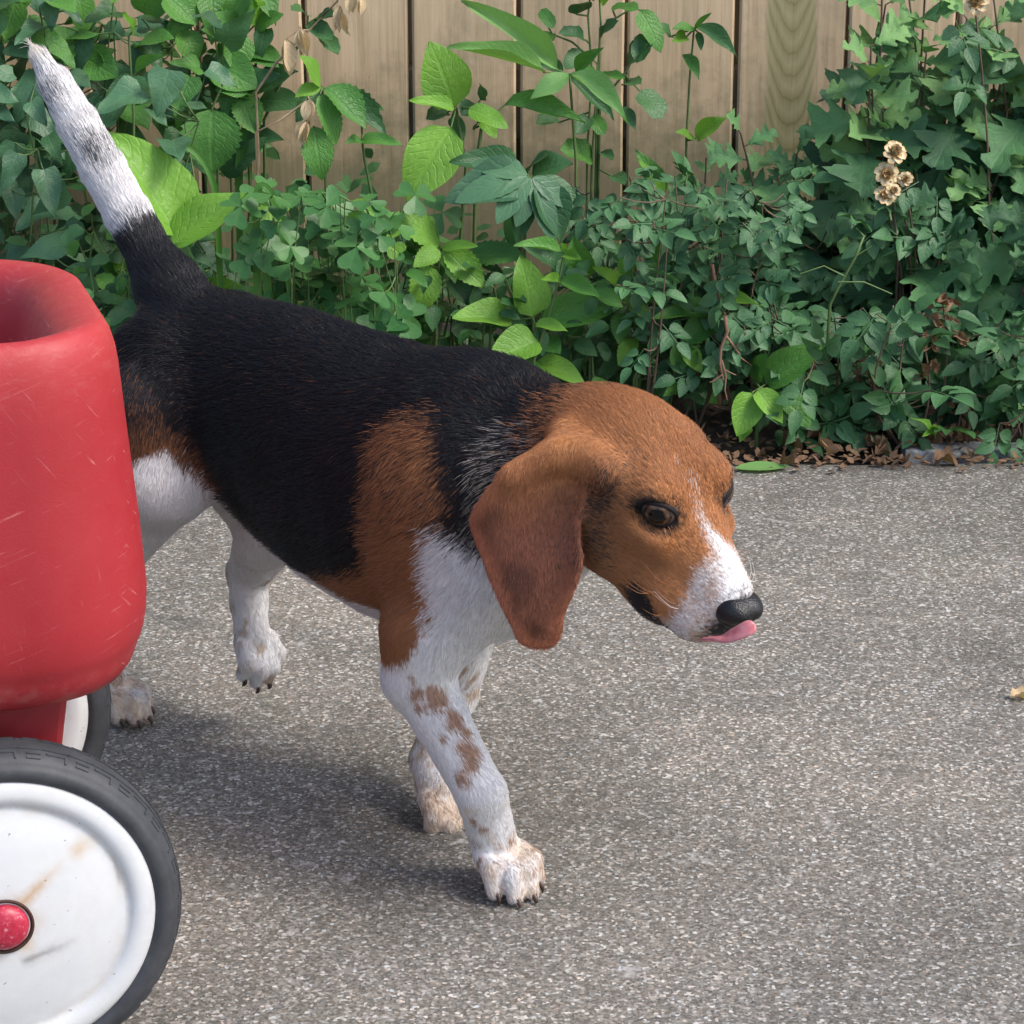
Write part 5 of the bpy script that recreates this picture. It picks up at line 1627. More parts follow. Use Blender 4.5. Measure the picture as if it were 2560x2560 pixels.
hero_plant("palm_leaf_weed", "weed with large dull blue-green lobed leaves below the pale narrow leaves", "plant", 1300, 3.22, [
    ("ovate", "blue", 1330, 448, 1112, 490, 130, 0.0, -0.03), ("lance", "deep", 1318, 462, 1293, 610, 62, 0.0, -0.03), ("lance", "deep", 1340, 452, 1412, 600, 100, 0.0, -0.03), ("lance", "deep", 1345, 450, 1452, 512, 84, 0.02, -0.01),
    ("palm", "blue", 1318, 440, 1140, 486, 175, -0.012, -0.03), ("palm", "blue", 1330, 445, 1395, 598, 150, -0.014, -0.03), ("ovate", "deep", 1300, 420, 1130, 394, 80, 0.05), ("ovate", "deep", 1330, 440, 1420, 400, 90, 0.06), ("ovate", "deep", 1320, 430, 1350, 372, 80, 0.07), ("ovate", "mid", 1300, 520, 1270, 610, 60, 0.06)],
    [[(1310, 800), (1312, 600), (1322, 448)]], stem_r=0.003)
hero_plant("upright_leaf_weed", "weed with one narrow upright yellow-green leaf above the small rose leaves", "plant", 1660, 3.30, [
    ("lance", "mid", 1657, 496, 1610, 386, 58), ("ovate", "bright", 1657, 494, 1620, 400, 40, -0.008), ("ovate", "deep", 1657, 497, 1692, 560, 74), ("ovate", "deep", 1657, 500, 1610, 560, 50, 0.03)], [[(1662, 720), (1658, 496)]])
hero_plant("nettle_weed", "nettle-like weed with whorl of bright yellow-centred toothed leaves above the dog's back", "plant", 1100, 3.20, [
    ("serrate", "bright", 1100, 612, 1002, 524, 88, 0.01), ("serrate", "bright", 1105, 622, 1180, 602, 34, -0.01), ("serrate", "bright", 1098, 624, 1036, 662, 54, -0.01), ("serrate", "bright", 1112, 626, 1212, 714, 76, -0.01), ("serrate", "mid", 1170, 640, 1300, 622, 78, 0.02), ("serrate", "bright", 1072, 662, 1052, 780, 84, -0.02),
    ("serrate", "mid", 1090, 640, 1010, 610, 50, 0.03), ("serrate", "mid", 1110, 640, 1140, 700, 50, 0.02), ("serrate", "deep", 1090, 700, 1010, 740, 60, 0.03), ("serrate", "deep", 1120, 700, 1180, 760, 60, 0.03)],
    [[(1090, 860), (1092, 720), (1102, 622)]])
hero_plant("broadleaf_weed", "broad bright quilted leaves just above the dog's withers", "plant", 1335, 3.14, [
    ("ovate", "bright", 1332, 792, 1305, 638, 106, 0.0, 0.01), ("ovate", "bright", 1280, 800, 1138, 782, 92, 0.0, -0.03), ("ovate", "bright", 1345, 852, 1224, 898, 104, -0.03, -0.04), ("ovate", "mid", 1352, 808, 1548, 760, 104, 0.02, -0.02), ("ovate", "bright", 1338, 812, 1418, 822, 40, -0.02, -0.02),
    ("ovate", "bright", 1345, 905, 1462, 938, 74, 0.0, -0.03), ("ovate", "mid", 1350, 850, 1400, 880, 70, 0.01), ("ovate", "mid", 1340, 900, 1290, 950, 60, -0.01), ("ovate", "deep", 1440, 700, 1318, 605, 88, 0.07), ("ovate", "mid", 1440, 700, 1440, 600, 90, 0.07)],
    [[(1338, 960), (1336, 860), (1332, 795)]], stem_r=0.003)
hero_plant("thin_stem_weed", "single long pale stem leaning right with small leaf pairs above the withers", "plant", 1330, 3.12, [
    ("lance", "mid", 1406, 632, 1290, 606, 42), ("lance", "bright", 1410, 636, 1450, 646, 34), ("lance", "bright", 1397, 702, 1360, 694, 30), ("lance", "mid", 1400, 702, 1500, 736, 48), ("lance", "bright", 1408, 630, 1412, 596, 18)],
    [[(1335, 900), (1368, 800), (1397, 702), (1411, 632)]])
hero_plant("nettle_weed", "nettle-like weed with star of pointed leaves on a dark stem behind the dog's neck", "plant", 1570, 3.18, [
    ("serrate", "bright", 1550, 732, 1500, 666, 46), ("serrate", "mid", 1564, 730, 1568, 624, 56, 0.01), ("serrate", "bright", 1552, 740, 1516, 778, 34, -0.01), ("serrate", "bright", 1562, 740, 1620, 784, 50, -0.01), ("serrate", "mid", 1548, 736, 1424, 738, 50, 0.01), ("serrate", "mid", 1552, 730, 1480, 706, 44, 0.02),
    ("serrate", "mid", 1580, 750, 1655, 760, 44, 0.02), ("serrate", "mid", 1560, 782, 1546, 854, 54, 0.0), ("serrate", "bright", 1592, 846, 1544, 896, 48, -0.01), ("serrate", "mid", 1592, 842, 1640, 850, 40, 0.0), ("serrate", "mid", 1600, 830, 1560, 800, 40, 0.01), ("serrate", "deep", 1500, 850, 1450, 880, 50, 0.03),
    ("serrate", "deep", 1560, 900, 1500, 930, 50, 0.03), ("serrate", "deep", 1540, 880, 1520, 940, 46, 0.03), ("serrate", "mid", 1640, 940, 1650, 985, 34, -0.01)],
    [[(1600, 950), (1592, 842), (1572, 770), (1558, 736)]])
hero_plant("leaning_weed", "weed with leaning hairy stems and broad leaves beside the dried red twig", "plant", 1600, 3.16, [
    ("ovate", "mid", 1784, 780, 1638, 784, 60), ("ovate", "mid", 1782, 800, 1704, 856, 74), ("ovate", "mid", 1722, 862, 1684, 930, 66, -0.01), ("ovate", "bright", 1712, 866, 1755, 932, 48, -0.02), ("ovate", "bright", 1790, 745, 1902, 758, 40, -0.01), ("ovate", "mid", 1800, 800, 1935, 830, 60, 0.01),
    ("ovate", "bright", 1612, 745, 1660, 750, 40, 0.02), ("ovate", "mid", 1706, 972, 1662, 984, 38, -0.02), ("ovate", "mid", 1760, 860, 1810, 930, 60, 0.02), ("ovate", "deep", 1830, 900, 1790, 980, 60, 0.01), ("heart", "deep", 1720, 985, 1760, 1000, 60, 0.0), ("ovate", "bright", 1800, 720, 1830, 690, 34, 0.0)],
    [[(1585, 945), (1650, 830), (1700, 720)], [(1592, 945), (1665, 850), (1690, 800), (1785, 785)], [(1670, 980), (1722, 862), (1735, 800)]], stem_r=0.0026)
hero_plant("broadleaf_seedling", "low seedling with rounded bright leaves at the concrete edge by the dog's head", "plant", 1900, 3.10, [
    ("ovate", "mid", 1915, 960, 2050, 862, 92, 0.02, -0.02), ("ovate", "bright", 1880, 982, 1846, 1086, 82, -0.01, -0.03), ("ovate", "bright", 1892, 976, 1958, 1054, 66, -0.01, -0.03), ("ovate", "mid", 1945, 982, 2026, 1058, 80, 0.0, -0.03), ("ovate", "mid", 1885, 950, 1900, 890, 60, 0.03),
    ("ovate", "bright", 1870, 1065, 1850, 1100, 34, 0.0)], [[(1895, 1040), (1900, 970)]])
hero_plant("yellow_seedling", "tiny yellow-green seedling among brown litter under the rose leaves", "plant", 2330, 3.08, [
    ("heart", "bright", 2335, 1075, 2298, 1036, 34), ("heart", "bright", 2338, 1076, 2345, 1050, 26), ("heart", "bright", 2334, 1080, 2310, 1085, 30)], [[(2338, 1100), (2336, 1076)]], stem_r=0.0015)

# grass blades
def grass(label, pts, w, Y):
    P3 = [Vector(at(x, y, Y)) for x, y in pts]
    g = Vector((P3[0].x, Y, -0.004))
    p = empty("grass_blade", g, label, "grass")
    full = curve3(g, P3[0], 0, 3) + P3[1:]
    for _ in range(2):
        full = [full[0]] + [q for a, b in zip(full[:-1], full[1:]) for q in (a.lerp(b, .25), a.lerp(b, .75))] + [full[-1]]
    V, Fc, n = [], [], len(full)
    for i, q in enumerate(full):
        d = (full[min(i + 1, n - 1)] - full[max(i - 1, 0)]).normalized()
        s = d.cross(CAMV).normalized() * w * 0.5 * min(1.0, 2.2 * (1 - i / (n - 1)) ** 0.6 + 0.03)
        V += [q - s - g, q + CAMV * -0.0015 - g, q + s - g]
    for i in range(n - 1):
        Fc += [(i * 3, i * 3 + 1, i * 3 + 4, i * 3 + 3), (i * 3 + 1, i * 3 + 2, i * 3 + 5, i * 3 + 4)]
    o = mesh_obj("blade", V, Fc, LM["mid"], p)
    ca = o.data.color_attributes.new("lv", 'FLOAT_COLOR', 'POINT')
    ca.data.foreach_set("color", np.array([(0.5, (0.9, 0.0, 0.9)[k % 3], 0, 1) for k in range(len(V))], np.float32).ravel())
grass("thin grass blade arching over beside the big leaf at the dog's tail", [(545, 560), (541, 472), (505, 390), (450, 356), (400, 368), (366, 415)], 0.0075, 3.20)
grass("wide grass blade bending down through the clover", [(640, 600), (640, 480), (656, 458), (690, 500), (710, 590), (718, 680), (722, 738)], 0.0095, 3.13)
grass("short grass blade standing in the clover", [(672, 745), (664, 680), (655, 640)], 0.0100, 3.13)
grass("slim dark grass blade leaning on the fence behind crinkled leaves", [(595, 420), (610, 320), (640, 262)], 0.0100, 3.38)

# dried stalks with papery pods
def dry_stalk(label, stalks, pods, Y):
    g = ground_at(stalks[0][0][0], Y)
    p = empty("dried_stalk", g, label, "dried stalk")
    paths = []
    for st in stalks:
        pts = [Vector(at(x, y, Y)) for x, y in st]
        pts = curve3(Vector((pts[0].x, Y + 0.02, -0.004)), pts[0], 0, 4) + pts[1:]
        paths.append((pts, 0.0024, 0.0014))
    for (bx, by, tx, ty, w) in pods:
        B, T = Vector(at(bx, by, Y - 0.01)), Vector(at(tx, ty, Y - 0.015))
        for k in range(3):
            n = CAMV + Vector((R.uniform(-1, 1), R.uniform(-.5, .5), R.uniform(-.3, .3)))
            put("lance", "tan", p, B + Vector((R.uniform(-.002, .002), -0.003 * k, 0)), T - B, n, (T - B).length * R.uniform(.85, 1.05), w * pxm(Y) * R.uniform(.8, 1.05), name="pod")
        nn = min([v for q, _, _ in paths for v in q], key=lambda q: (q - B).length)
        paths.append((curve3(nn, B, 0.004, 3), 0.0011, 0.0009))
    tube(paths, "stalk", m_straw, p)
dry_stalk("dried tan stalk with hanging papery pods leaning across the fence", [[(640, 230), (693, 154), (772, 75), (850, -4), (900, -60)]],
    [(715, 98, 728, 190, 42), (748, 70, 764, 148, 36), (846, 15, 842, 82, 22), (856, 30, 866, 92, 20), (880, -15, 876, 35, 24), (900, -10, 906, 38, 24)], 3.37)
dry_stalk("broken dried stalk with shrivelled brown leaf under the nettle-like weed", [[(640, 330), (700, 300), (768, 251)]], [(772, 248, 764, 310, 28), (768, 300, 752, 370, 30)], 3.30)

# ---- random plants of one kind filling a patch; leaf positions follow the patch the photograph shows
def patch_plants(name, label_f, cat, group, nplants, xr, yr, Yr, nleaf, kinds, size, spread, aspect=1.0, down=0.7, stem_mat=None, face=0.6, seed=1, stem_r=0.0022, flat=False):
    rr = random.Random(seed)
    made = []
    for k in range(nplants):
        cx = xr[0] + (xr[1] - xr[0]) * (k + 0.5 + rr.uniform(-.35, .35)) / nplants
        Y = rr.uniform(*Yr)
        g = ground_at(cx, Y)
        p = empty(name, g, label_f(k), cat, group)
        paths = []
        tops = []
        for s_ in range(3):
            ty = rr.uniform(yr[0], yr[0] + 0.45 * (yr[1] - yr[0]))
            t = Vector(at(cx + rr.uniform(-spread, spread) * 0.7, ty, Y + rr.uniform(-.05, .04)))
            pts = curve3(g, t, 0, 6, (rr.uniform(-.03, .03), rr.uniform(-.02, .02), 0))
            paths.append((pts, stem_r, stem_r * 0.5)); tops += pts[2:]
        for i in range(nleaf):
            kind, m = rr.choice(kinds)
            x, y = cx + rr.uniform(-1, 1) * spread, yr[0] + (yr[1] - yr[0]) * (rr.random() ** 0.9)
            Yl = Y + rr.uniform(-.07, .06)
            B = Vector(at(x, y, Yl))
            if B.z < 0.012:
                B.z = 0.012 + rr.random() * 0.02
            L = rr.uniform(*size) * pxm(Y)
            th = rr.uniform(0, 2 * math.pi)
            if flat:
                d = Vector((math.cos(th), math.sin(th) * 0.6, rr.uniform(-.2, .2)))
                n = Vector((rr.uniform(-.4, .4), -0.85 + rr.uniform(-.4, .4), 0.8))
            else:
                d = Vector((math.cos(th) * 0.9, -0.35 + rr.uniform(-.5, .3), math.sin(th) * 0.7 - down * rr.uniform(0.2, 1)))
                n = CAMV * face + Vector((rr.uniform(-.45, .45) + 0.1, rr.uniform(-.3, .3), 0.55 + rr.uniform(-.3, .3)))
            put(kind, m, p, B, d, n, L, L * aspect * rr.uniform(.85, 1.15))
            nn = min(tops, key=lambda q: (q - B).length + 0.4 * max(0, q.z - B.z))
            if (nn - B).length > 0.004:
                paths.append((curve3(nn, B, -0.005, 3), 0.0011, 0.0008))
        tube(paths, "stem", stem_mat or m_stem, p)
        made.append(p)
    return made

patch_plants("vine", lambda k: ('dull blue-green heart-leaved vine on the fence behind the wagon tub', 'dull blue-green heart-leaved vine on the fence behind the wagon tub', 'dull blue-green heart-leaved vine on the fence behind the wagon tub', 'dull blue-green heart-leaved vine on the fence behind the wagon tub', 'dull blue-green heart-leaved vine on the fence behind the wagon tub', "dull heart-leaved vine hanging behind the white part of the dog's tail", 'heart-leaved vine with slim stems above the big smooth leaf by the tail', 'heart-leaved vine shading the broad toothed leaf')[k], "vine", "heart-leaved vines at the fence", 8, (-330, 470), (150, 830), (3.22, 3.50), 30, [("heart", "blue"), ("heart", "blue"), ("heart", "deep")], (75, 125), 95, 0.85, 0.8, seed=3)
patch_plants("climbing_weed", lambda k: ('mid green pointed-leaf climber high on the fence above the wagon', 'mid green pointed-leaf climber high on the fence above the wagon', "pointed-leaf climber behind the white tip of the dog's tail", 'pointed-leaf climber on the fence board above the broad toothed leaf', 'pointed-leaf climber around the crinkled shiny leaves', "pointed-leaf climber under the dried seed stalk's first pods")[k], "vine", "pointed-leaf climbers on the fence", 6, (-280, 640), (-60, 290), (3.42, 3.53), 27, [("heart", "mid"), ("heart", "blue"), ("ovate", "mid"), ("heart", "deep")], (75, 125), 105, 0.8, 0.7, seed=5)
patch_plants("clover", lambda k: ('clover clump next to the big smooth leaf by the tail', 'clover clump around the foot of the bending wide grass blade', 'clover clump under the shrivelled brown leaf', 'clover clump below the drooping nettle-like leaves', "clump of green clover with heart-shaped leaflets behind the dog's back", "clump of green clover with heart-shaped leaflets behind the dog's back", "clump of green clover with heart-shaped leaflets behind the dog's back", "clump of green clover with heart-shaped leaflets behind the dog's back", 'clover clump under the large drooping bright leaf', 'clover clump beside the yellow-centred whorl of toothed leaves', 'clover clump between the yellow-centred whorl and the quilted leaves')[k], "clover", "clover clumps", 11, (640, 1075), (470, 860), (3.10, 3.26), 11, [("clover", "clover")] * 6 + [("clover", "bright")], (80, 115), 62, 1.0, flat=True, seed=7, stem_r=0.0012)
patch_plants("small_weed", lambda k: ('small shaded weed under the yellow-centred whorl of toothed leaves', 'small shaded weed beside the quilted bright leaves', 'small leafy weed in the shade under the broad leaves', 'small leafy weed in the shade under the broad leaves', 'small leafy weed in the shade under the broad leaves', 'small leafy weed in the shade under the broad leaves', 'small shaded weed at the foot of the leaning hairy stems', 'small shaded weed behind the dead red twig', 'small shaded weed beneath the upright yellow-green leaf')[k], "weed", "small weeds behind the dog", 9, (960, 1800), (640, 1010), (3.16, 3.34), 20, [("serrate", "deep"), ("ovate", "deep"), ("round", "deep"), ("serrate", "mid")], (45, 80), 75, 0.62, seed=9)
patch_plants("small_weed", lambda k: ('small leafy weed in the shade behind the wagon tub', "small leafy weed between the wagon tub and the dog's rump", "small round-leaved weed at the root of the dog's tail", 'small round-leaved weed below the big smooth leaf by the tail')[k], "weed", "small weeds behind the wagon", 4, (180, 560), (560, 830), (3.14, 3.28), 20, [("round", "deep"), ("ovate", "deep"), ("round", "mid")], (40, 70), 60, 0.75, seed=10)

# chrysanthemum bushes: upright shoots with whorls of lobed leaves, pale and small at the growing tips
def mum_bush(label, group, shoots, Y, seed, tipmat, scale=1.0):
    rr = random.Random(seed)
    cx = sum(s_[0] for s_ in shoots) / len(shoots)
    g = ground_at(cx, Y + 0.03)
    p = empty("chrysanthemum", g, label, "chrysanthemum", group)
    paths = []
    for (x, y, nlf, dY) in shoots:
        top = Vector(at(x, y, Y + dY))
        root = g + Vector((rr.uniform(-.04, .04), rr.uniform(-.02, .02), 0))
        pts = curve3(root, top, 0, 10, (rr.uniform(-.02, .02), rr.uniform(0.0, .03), 0))
        paths.append((pts, 0.0022, 0.0012))
        az = rr.uniform(0, 6.28)
        for i in range(nlf):
            f = i / max(1, nlf - 1)
            az += 2.4 + rr.uniform(-.3, .3)
            k = 1 - f * 0.62
            a = min(len(pts) - 2, int(k * 10)); q = pts[a].lerp(pts[a + 1], k * 10 - a)
            el = math.radians(38 - 75 * min(1.0, f * 1.5) + rr.uniform(-14, 14))
            ca = math.cos(az)
            sa = -abs(math.sin(az)) if rr.random() < 0.72 else abs(math.sin(az))
            d = Vector((ca * math.cos(el), sa * math.cos(el) * 0.8, math.sin(el)))
            n = Vector((-ca * math.sin(el), -sa * math.sin(el), math.cos(el))) + CAMV * 1.7 + Vector((rr.uniform(-.35, .35), 0, rr.uniform(-.3, .3)))
            L = (0.42 + 0.58 * min(1.0, f * 2.2)) * rr.uniform(150, 205) * pxm(Y) * scale
            m = tipmat if f < 0.30 else ("mum" if rr.random() < 0.5 else "mumd")
            b0 = q + d * 0.006
            put("mum", m, p, b0, d, n, L, L * rr.uniform(.72, .90))
            paths.append(([q, b0], 0.0010, 0.0008))
    tube(paths, "stem", m_wood, p)
mr_ = random.Random(77)
def mum_rows(x0, x1, nx_, ys, yj):
    return [[(x0 + (x1 - x0) * (i + 0.5) / nx_ + mr_.uniform(-26, 26), y + mr_.uniform(-yj, yj), mr_.randint(9, 13), mr_.uniform(-.05, .05)) for y in ys] for i in range(nx_)]
for i, sh in enumerate(mum_rows(2140, 2960, 8, (-40, 30, 110, 190, 280, 370, 470, 600), 45)):
    mum_bush(("lobed-leaf bush touching the algae-stained fence board", "lobed-leaf bush directly behind the withered cream roses", "lobed-leaf bush between the withered roses and the browned bloom", "lobed-leaf bush under the single browned bloom")[i] if i < 4 else "bushy plant with lobed grey-green leaves growing up the fence past the browned bloom", "lobed-leaf bushes beside the withered roses", sh, 3.38, 100 + i, "muml" if i % 3 != 1 else "mum")
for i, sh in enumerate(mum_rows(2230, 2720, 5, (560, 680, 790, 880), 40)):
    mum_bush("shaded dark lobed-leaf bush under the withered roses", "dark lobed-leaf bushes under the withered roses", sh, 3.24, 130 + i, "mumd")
for i, sh in enumerate(mum_rows(1730, 2110, 4, (360, 470, 590, 700), 40)):
    mum_bush("low dark lobed-leaf bush in front of the algae-stained fence board", "dark lobed-leaf bushes before the stained board", sh, 3.37, 150 + i, "mum", 0.8)

# rose bushes with small glossy leaflets
roses = patch_plants("rose_bush", lambda k: ('small-leaved rose bush below the large dull lobed leaves', 'small-leaved rose bush above the star of pointed leaves', 'low rose bush with small glossy blue-green leaflets', 'low rose bush with small glossy blue-green leaflets', 'low rose bush with small glossy blue-green leaflets', 'small-leaved rose bush carrying leaflets over the dead red twig', 'small-leaved rose bush beside the pale zigzag branch', 'small-leaved rose bush beneath the algae-stained fence board')[k], "rose bush", "small-leaved rose bushes", 8, (1420, 2060), (440, 930), (3.12, 3.34), 23, [("rose", "rose")], (80, 130), 80, 0.95, 0.5, seed=19, stem_mat=m_wood, stem_r=0.0016)
roses2 = patch_plants("rose_bush", lambda k: ('larger-leaved rose bush behind the rounded bright seedling', 'larger-leaved rose bush over the small reddish dead leaves', 'dark rose bush beside the sprig of shrivelled leaves', 'dark rose bush with larger oval leaflets over the concrete edge', 'dark rose bush with larger oval leaflets over the concrete edge', 'dark rose bush above the pale edging strip', 'dark rose bush above the pale edging strip', 'dark rose bush above the pale edging strip')[k], "rose bush", "larger-leaved rose bushes", 8, (1960, 2700), (760, 1120), (3.09, 3.22), 16, [("rose", "rose"), ("rose", "deep")], (100, 165), 85, 0.9, 0.6, seed=21, stem_mat=m_wood, stem_r=0.0018)

# withered cream roses
m_pet, nt, bs = mat("withered_petal")
at_ = nd(nt, "ShaderNodeAttribute", _attribute_name="lv")
sp = nt.nodes.new("ShaderNodeSeparateColor"); nt.links.new(at_.outputs[0], sp.inputs[0])
pc = ramp(nt, sp.outputs[0], [(0.0, (0.20, 0.085, 0.03)), (0.45, (0.50, 0.32, 0.12)), (0.72, (0.72, 0.65, 0.42)), (1.0, (0.55, 0.36, 0.16))])
pc2 = mixc(nt, ramp(nt, noise(nt, texco(nt), 45, 4), [(0.50, 0.0), (0.68, 0.8)]), pc, (0.30, 0.13, 0.055))
nt.links.new(pc2, bs.inputs['Base Color']); bs.inputs['Roughness'].default_value = 0.7
lb = LB()
for ring, (cnt, ll, tilt) in enumerate(((8, 0.5, 25), (7, 0.42, 48), (6, 0.30, 68))):
    for j in range(cnt):
        M = Matrix.Rotation(2 * math.pi * (j + 0.5 * ring) / cnt, 4, 'Z') @ Matrix.Rotation(-math.radians(tilt + 8 * math.sin(j * 5 + ring)), 4, 'Y')
        lb.blade(lambda t: 0.25 + 0.8 * math.sin(min(1, t * 0.86) * math.pi) ** 0.7, 4, cols=(-1, 0, 1), fold=0.5, curl=0.25 if ring < 1 else -0.3, wave=0.12, M=M, L=ll, Wd=0.36, seed=ring * 9 + j)
flower_me = lb.mesh("flower"); flower_me.materials.append(m_pet)
def flowers(label, spots, Y, root, nlf=12):
    g = ground_at(root, Y)
    p = empty("rose_bush", g, label, "rose bush")
    paths = []
    for x, y, s in spots:
        B = Vector(at(x, y, Y - R.uniform(0.0, 0.02)))
        o = link("flower", flower_me, p)
        n = (CAMV + Vector((R.uniform(-.3, .3), 0, R.uniform(0, .5)))).normalized()
        q = n.to_track_quat('Z', 'Y').to_matrix().to_4x4()
        o.matrix_local = Matrix.Translation(B - g) @ q @ Matrix.Rotation(R.uniform(0, 6), 4, 'Z') @ Matrix.Scale(s * pxm(Y), 4)
        paths.append((curve3(g + Vector((R.uniform(-.02, .02), 0, 0)), B + Vector((0, 0.008, -0.004)), 0, 6, (0.02, 0.02, 0)), 0.002, 0.0012))
    for i in range(nlf):
        sx_, sy_, _ = R.choice(spots)
        B = Vector(at(sx_ + R.uniform(-110, 110), sy_ + R.uniform(0, 190), Y + R.uniform(0, .05)))
        L = R.uniform(110, 160) * pxm(Y)
        put("rose", "rose", p, B, Vector((R.uniform(-1, 1), -0.4, R.uniform(-.8, .3))), CAMV + Vector((0.2, 0, 0.5)), L, L * 0.9)
    tube(paths, "stem", m_wood, p)
flowers("rose bush with four withered cream and brown blooms in the lobed leaves", [(2235, 383, 62), (2215, 437, 64), (2264, 449, 40), (2212, 490, 56), (2232, 478, 40)], 3.23, 2230)
flowers("rose stem with one browned cream bloom high among the pale lobed shoots", [(2440, 6, 66)], 3.30, 2440, 3)
flowers("rose bush with a single small torn cream bloom among tiny leaves", [(1750, 556, 46)], 3.18, 1750)

# dead twig and brown leaves in the roses
g = ground_at(1810, 3.11)
tw = empty("dead_twig", g, "bare reddish dead twig with thorny forks hanging in the roses", "twig")
def pxl(pts, Y): return [Vector(at(x, y, Y)) for x, y in pts]
tube([(pxl([(1812, 790), (1818, 830), (1802, 870), (1800, 910), (1808, 950)], 3.10), 0.0024, 0.0014), (pxl([(1815, 840), (1838, 870), (1852, 895), (1880, 912)], 3.10), 0.0017, 0.0010), (pxl([(1804, 900), (1815, 940), (1812, 975), (1818, 1000)], 3.095), 0.0012, 0.0007),
      (pxl([(1808, 935), (1785, 952), (1775, 956)], 3.095), 0.0010, 0.0006), (pxl([(1812, 925), (1840, 938)], 3.095), 0.0009, 0.0005), (pxl([(1812, 790), (1790, 720), (1780, 660)], 3.13), 0.0020, 0.0024), (pxl([(1838, 870), (1865, 835), (1860, 815)], 3.10), 0.0009, 0.0005),
      (pxl([(1780, 660), (1782, 800), (1800, 1010)], 3.16), 0.0020, 0.0024)], "twig", m_twig, tw)
g = ground_at(2090, 3.13)
tw = empty("bare_branch", g, "pale green bare rose branch zigzagging in the dark gap", "branch")
tube([(pxl([(2060, 1010), (2075, 760), (2095, 720), (2140, 640), (2160, 590), (2140, 570)], 3.14), 0.0022, 0.0013), (pxl([(2140, 640), (2180, 615)], 3.13), 0.001, 0.0006), (pxl([(2110, 690), (2060, 665), (2000, 685)], 3.13), 0.0012, 0.0007), (pxl([(2095, 705), (2160, 705), (2230, 735)], 3.13), 0.0012, 0.0008)], "branch", m_stem, tw)
def dead_cluster(label, cx, cy, n, sx_, sy_, Y, seed):
    rr = random.Random(seed)
    g = ground_at(cx, Y)
    p = empty("dead_leaves_sprig", g, label, "dead sprig")
    top = Vector(at(cx, cy - sy_, Y))
    for i in range(n):
        B = Vector(at(cx + rr.uniform(-sx_, sx_), cy + rr.uniform(-sy_, sy_), Y + rr.uniform(-.02, .02)))
        L = rr.uniform(24, 46) * pxm(Y)
        put("dryc", "dry", p, B, Vector((rr.uniform(-1, 1), rr.uniform(-.6, .2), rr.uniform(-1, .1))), CAMV + Vector((rr.uniform(-.8, .8), 0, rr.uniform(-.4, .6))), L, L * rr.uniform(.35, .6))
    tube([(curve3(g, top, 0, 5, (0.01, 0, 0)), 0.0016, 0.0010)], "stem", m_wood, p)
dead_cluster("sprig of shrivelled pale brown leaves hanging in the dark rose gap", 2355, 800, 26, 45, 60, 3.13, 2)
dead_cluster("two curled orange-brown dead leaves beside a grey-green rose leaf", 2312, 905, 5, 18, 40, 3.11, 3)
dead_cluster("small reddish dead leaves low in the rose foliage", 2190, 950, 10, 40, 60, 3.12, 4)
dead_cluster("dark brown crumpled leaves at the foot of the roses", 2390, 1040, 16, 50, 50, 3.12, 5)

# litter on the bed edge and the concrete
lit = random.Random(31)
for i in range(30):
    px, py = lit.uniform(1790, 2620), lit.uniform(1085, 1160)
    if lit.random() < 0.3: px = lit.uniform(2150, 2520)
    B = Vector(at_z(px, py, 0.006))
    o = put("dryc", "dry", None, B, Vector((lit.uniform(-1, 1), lit.uniform(-1, 1), lit.uniform(0, .25))), Vector((lit.uniform(-.4, .4), lit.uniform(-.4, .4), 1)), lit.uniform(0.012, 0.028), lit.uniform(0.008, 0.016), name="fallen_leaf")
    if B.y < EDGE_Y:
        o.location.z = 0.004
    tag(o, "curled brown dead leaf in the litter along the bed edge", "dead leaf", "dead leaves along the bed edge")
o = put("dryc", "dry", None, Vector(at_z(2335, 1150, 0.006)), Vector((1, 0.1, 0.1)), Vector((0, -0.2, 1)), 0.030, 0.026, name="fallen_leaf"); tag(o, "crumpled dark red-brown dead leaf on the pale edging", "dead leaf")
o = put("dryc", "tan", None, Vector(at_z(2525, 1740, 0.004)), Vector((1, 0.2, 0.0)), Vector((0, -0.3, 1)), 0.020, 0.013, name="fallen_leaf"); tag(o, "small tan leaf scrap alone on the open concrete", "dead leaf")
o = put("lance", "pale", None, Vector(at_z(1838, 1170, 0.004)), Vector((1, 0.07, 0.02)), Vector((0, -0.12, 1)), 0.064, 0.024, name="fallen_leaf", zs=0.15); tag(o, "long pale green fallen leaf on the concrete beside the dog's brow", "fallen leaf")

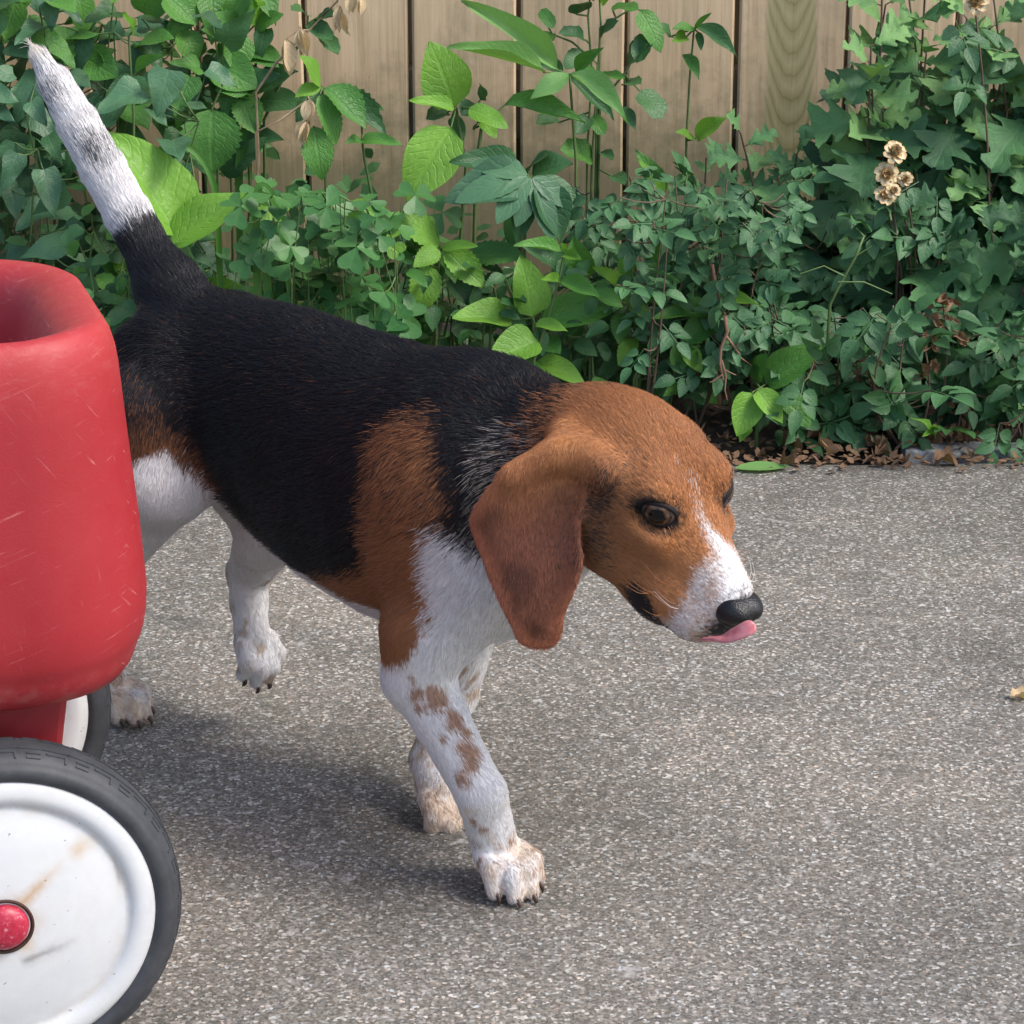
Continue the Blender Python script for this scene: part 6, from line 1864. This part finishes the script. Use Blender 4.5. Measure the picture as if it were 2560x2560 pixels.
# crumbs, twigs and bits too small to count; dark leafy undergrowth behind the plants
def scatter(name, label, n, sampler, material, tri):
    V, Fc, C = [], [], []
    for i in range(n):
        P0, d, nrm, L, Wd = sampler()
        d = d.normalized(); nrm = (nrm - nrm.dot(d) * d).normalized(); y = nrm.cross(d)
        b = len(V)
        for (t, s) in tri:
            V.append(P0 + d * (t * L) + y * (s * Wd) + nrm * (0.15 * L * t * (1 - t)))
            C.append((t, abs(s), 0, 1))
        k = len(tri)
        Fc.append(tuple(range(b, b + k)))
    o = mesh_obj(name, V, Fc, material, smooth=False)
    ca = o.data.color_attributes.new("lv", 'FLOAT_COLOR', 'POINT')
    ca.data.foreach_set("color", np.array(C, np.float32).ravel())
    tag(o, label, None, None, "stuff")
    return o
HEX = ((0, 0), (0.3, -0.45), (0.7, -0.35), (1, 0), (0.7, 0.35), (0.3, 0.45))
def s_litter():
    x, y = lit.uniform(-0.9, 1.2), EDGE_Y + abs(lit.gauss(0, 0.09)) - 0.012
    if lit.random() < 0.25: y = EDGE_Y - abs(lit.gauss(0, 0.018))
    z = 0.003 if y < EDGE_Y else -0.004 + lit.random() * 0.010
    return Vector((x, y, z)), Vector((lit.uniform(-1, 1), lit.uniform(-1, 1), lit.uniform(-.2, .4))), Vector((lit.uniform(-.5, .5), lit.uniform(-.6, .4), 1)), lit.uniform(0.004, 0.018), lit.uniform(0.003, 0.010)
scatter("leaf_litter", "crumbled brown leaf litter on the soil along the concrete edge", 2600, s_litter, LM["dry"], HEX)
def s_under():
    x = lit.uniform(-1.2, 1.35)
    y = lit.uniform(3.22, 3.56)
    z = lit.random() ** 1.3 * (0.20 if x > -0.15 else 0.30) * (0.6 + 0.8 * (y - 3.2)) + 0.005
    return Vector((x, y, z)), Vector((lit.uniform(-1, 1), -0.3 + lit.uniform(-.5, .3), lit.uniform(-.9, .3))), Vector((lit.uniform(-.6, .6), -0.6, 0.7 + lit.uniform(-.5, .3))), lit.uniform(0.015, 0.038), lit.uniform(0.010, 0.024)
scatter("undergrowth", "dense dark leafy undergrowth at the foot of the fence", 2800, s_under, LM["deep"], HEX)
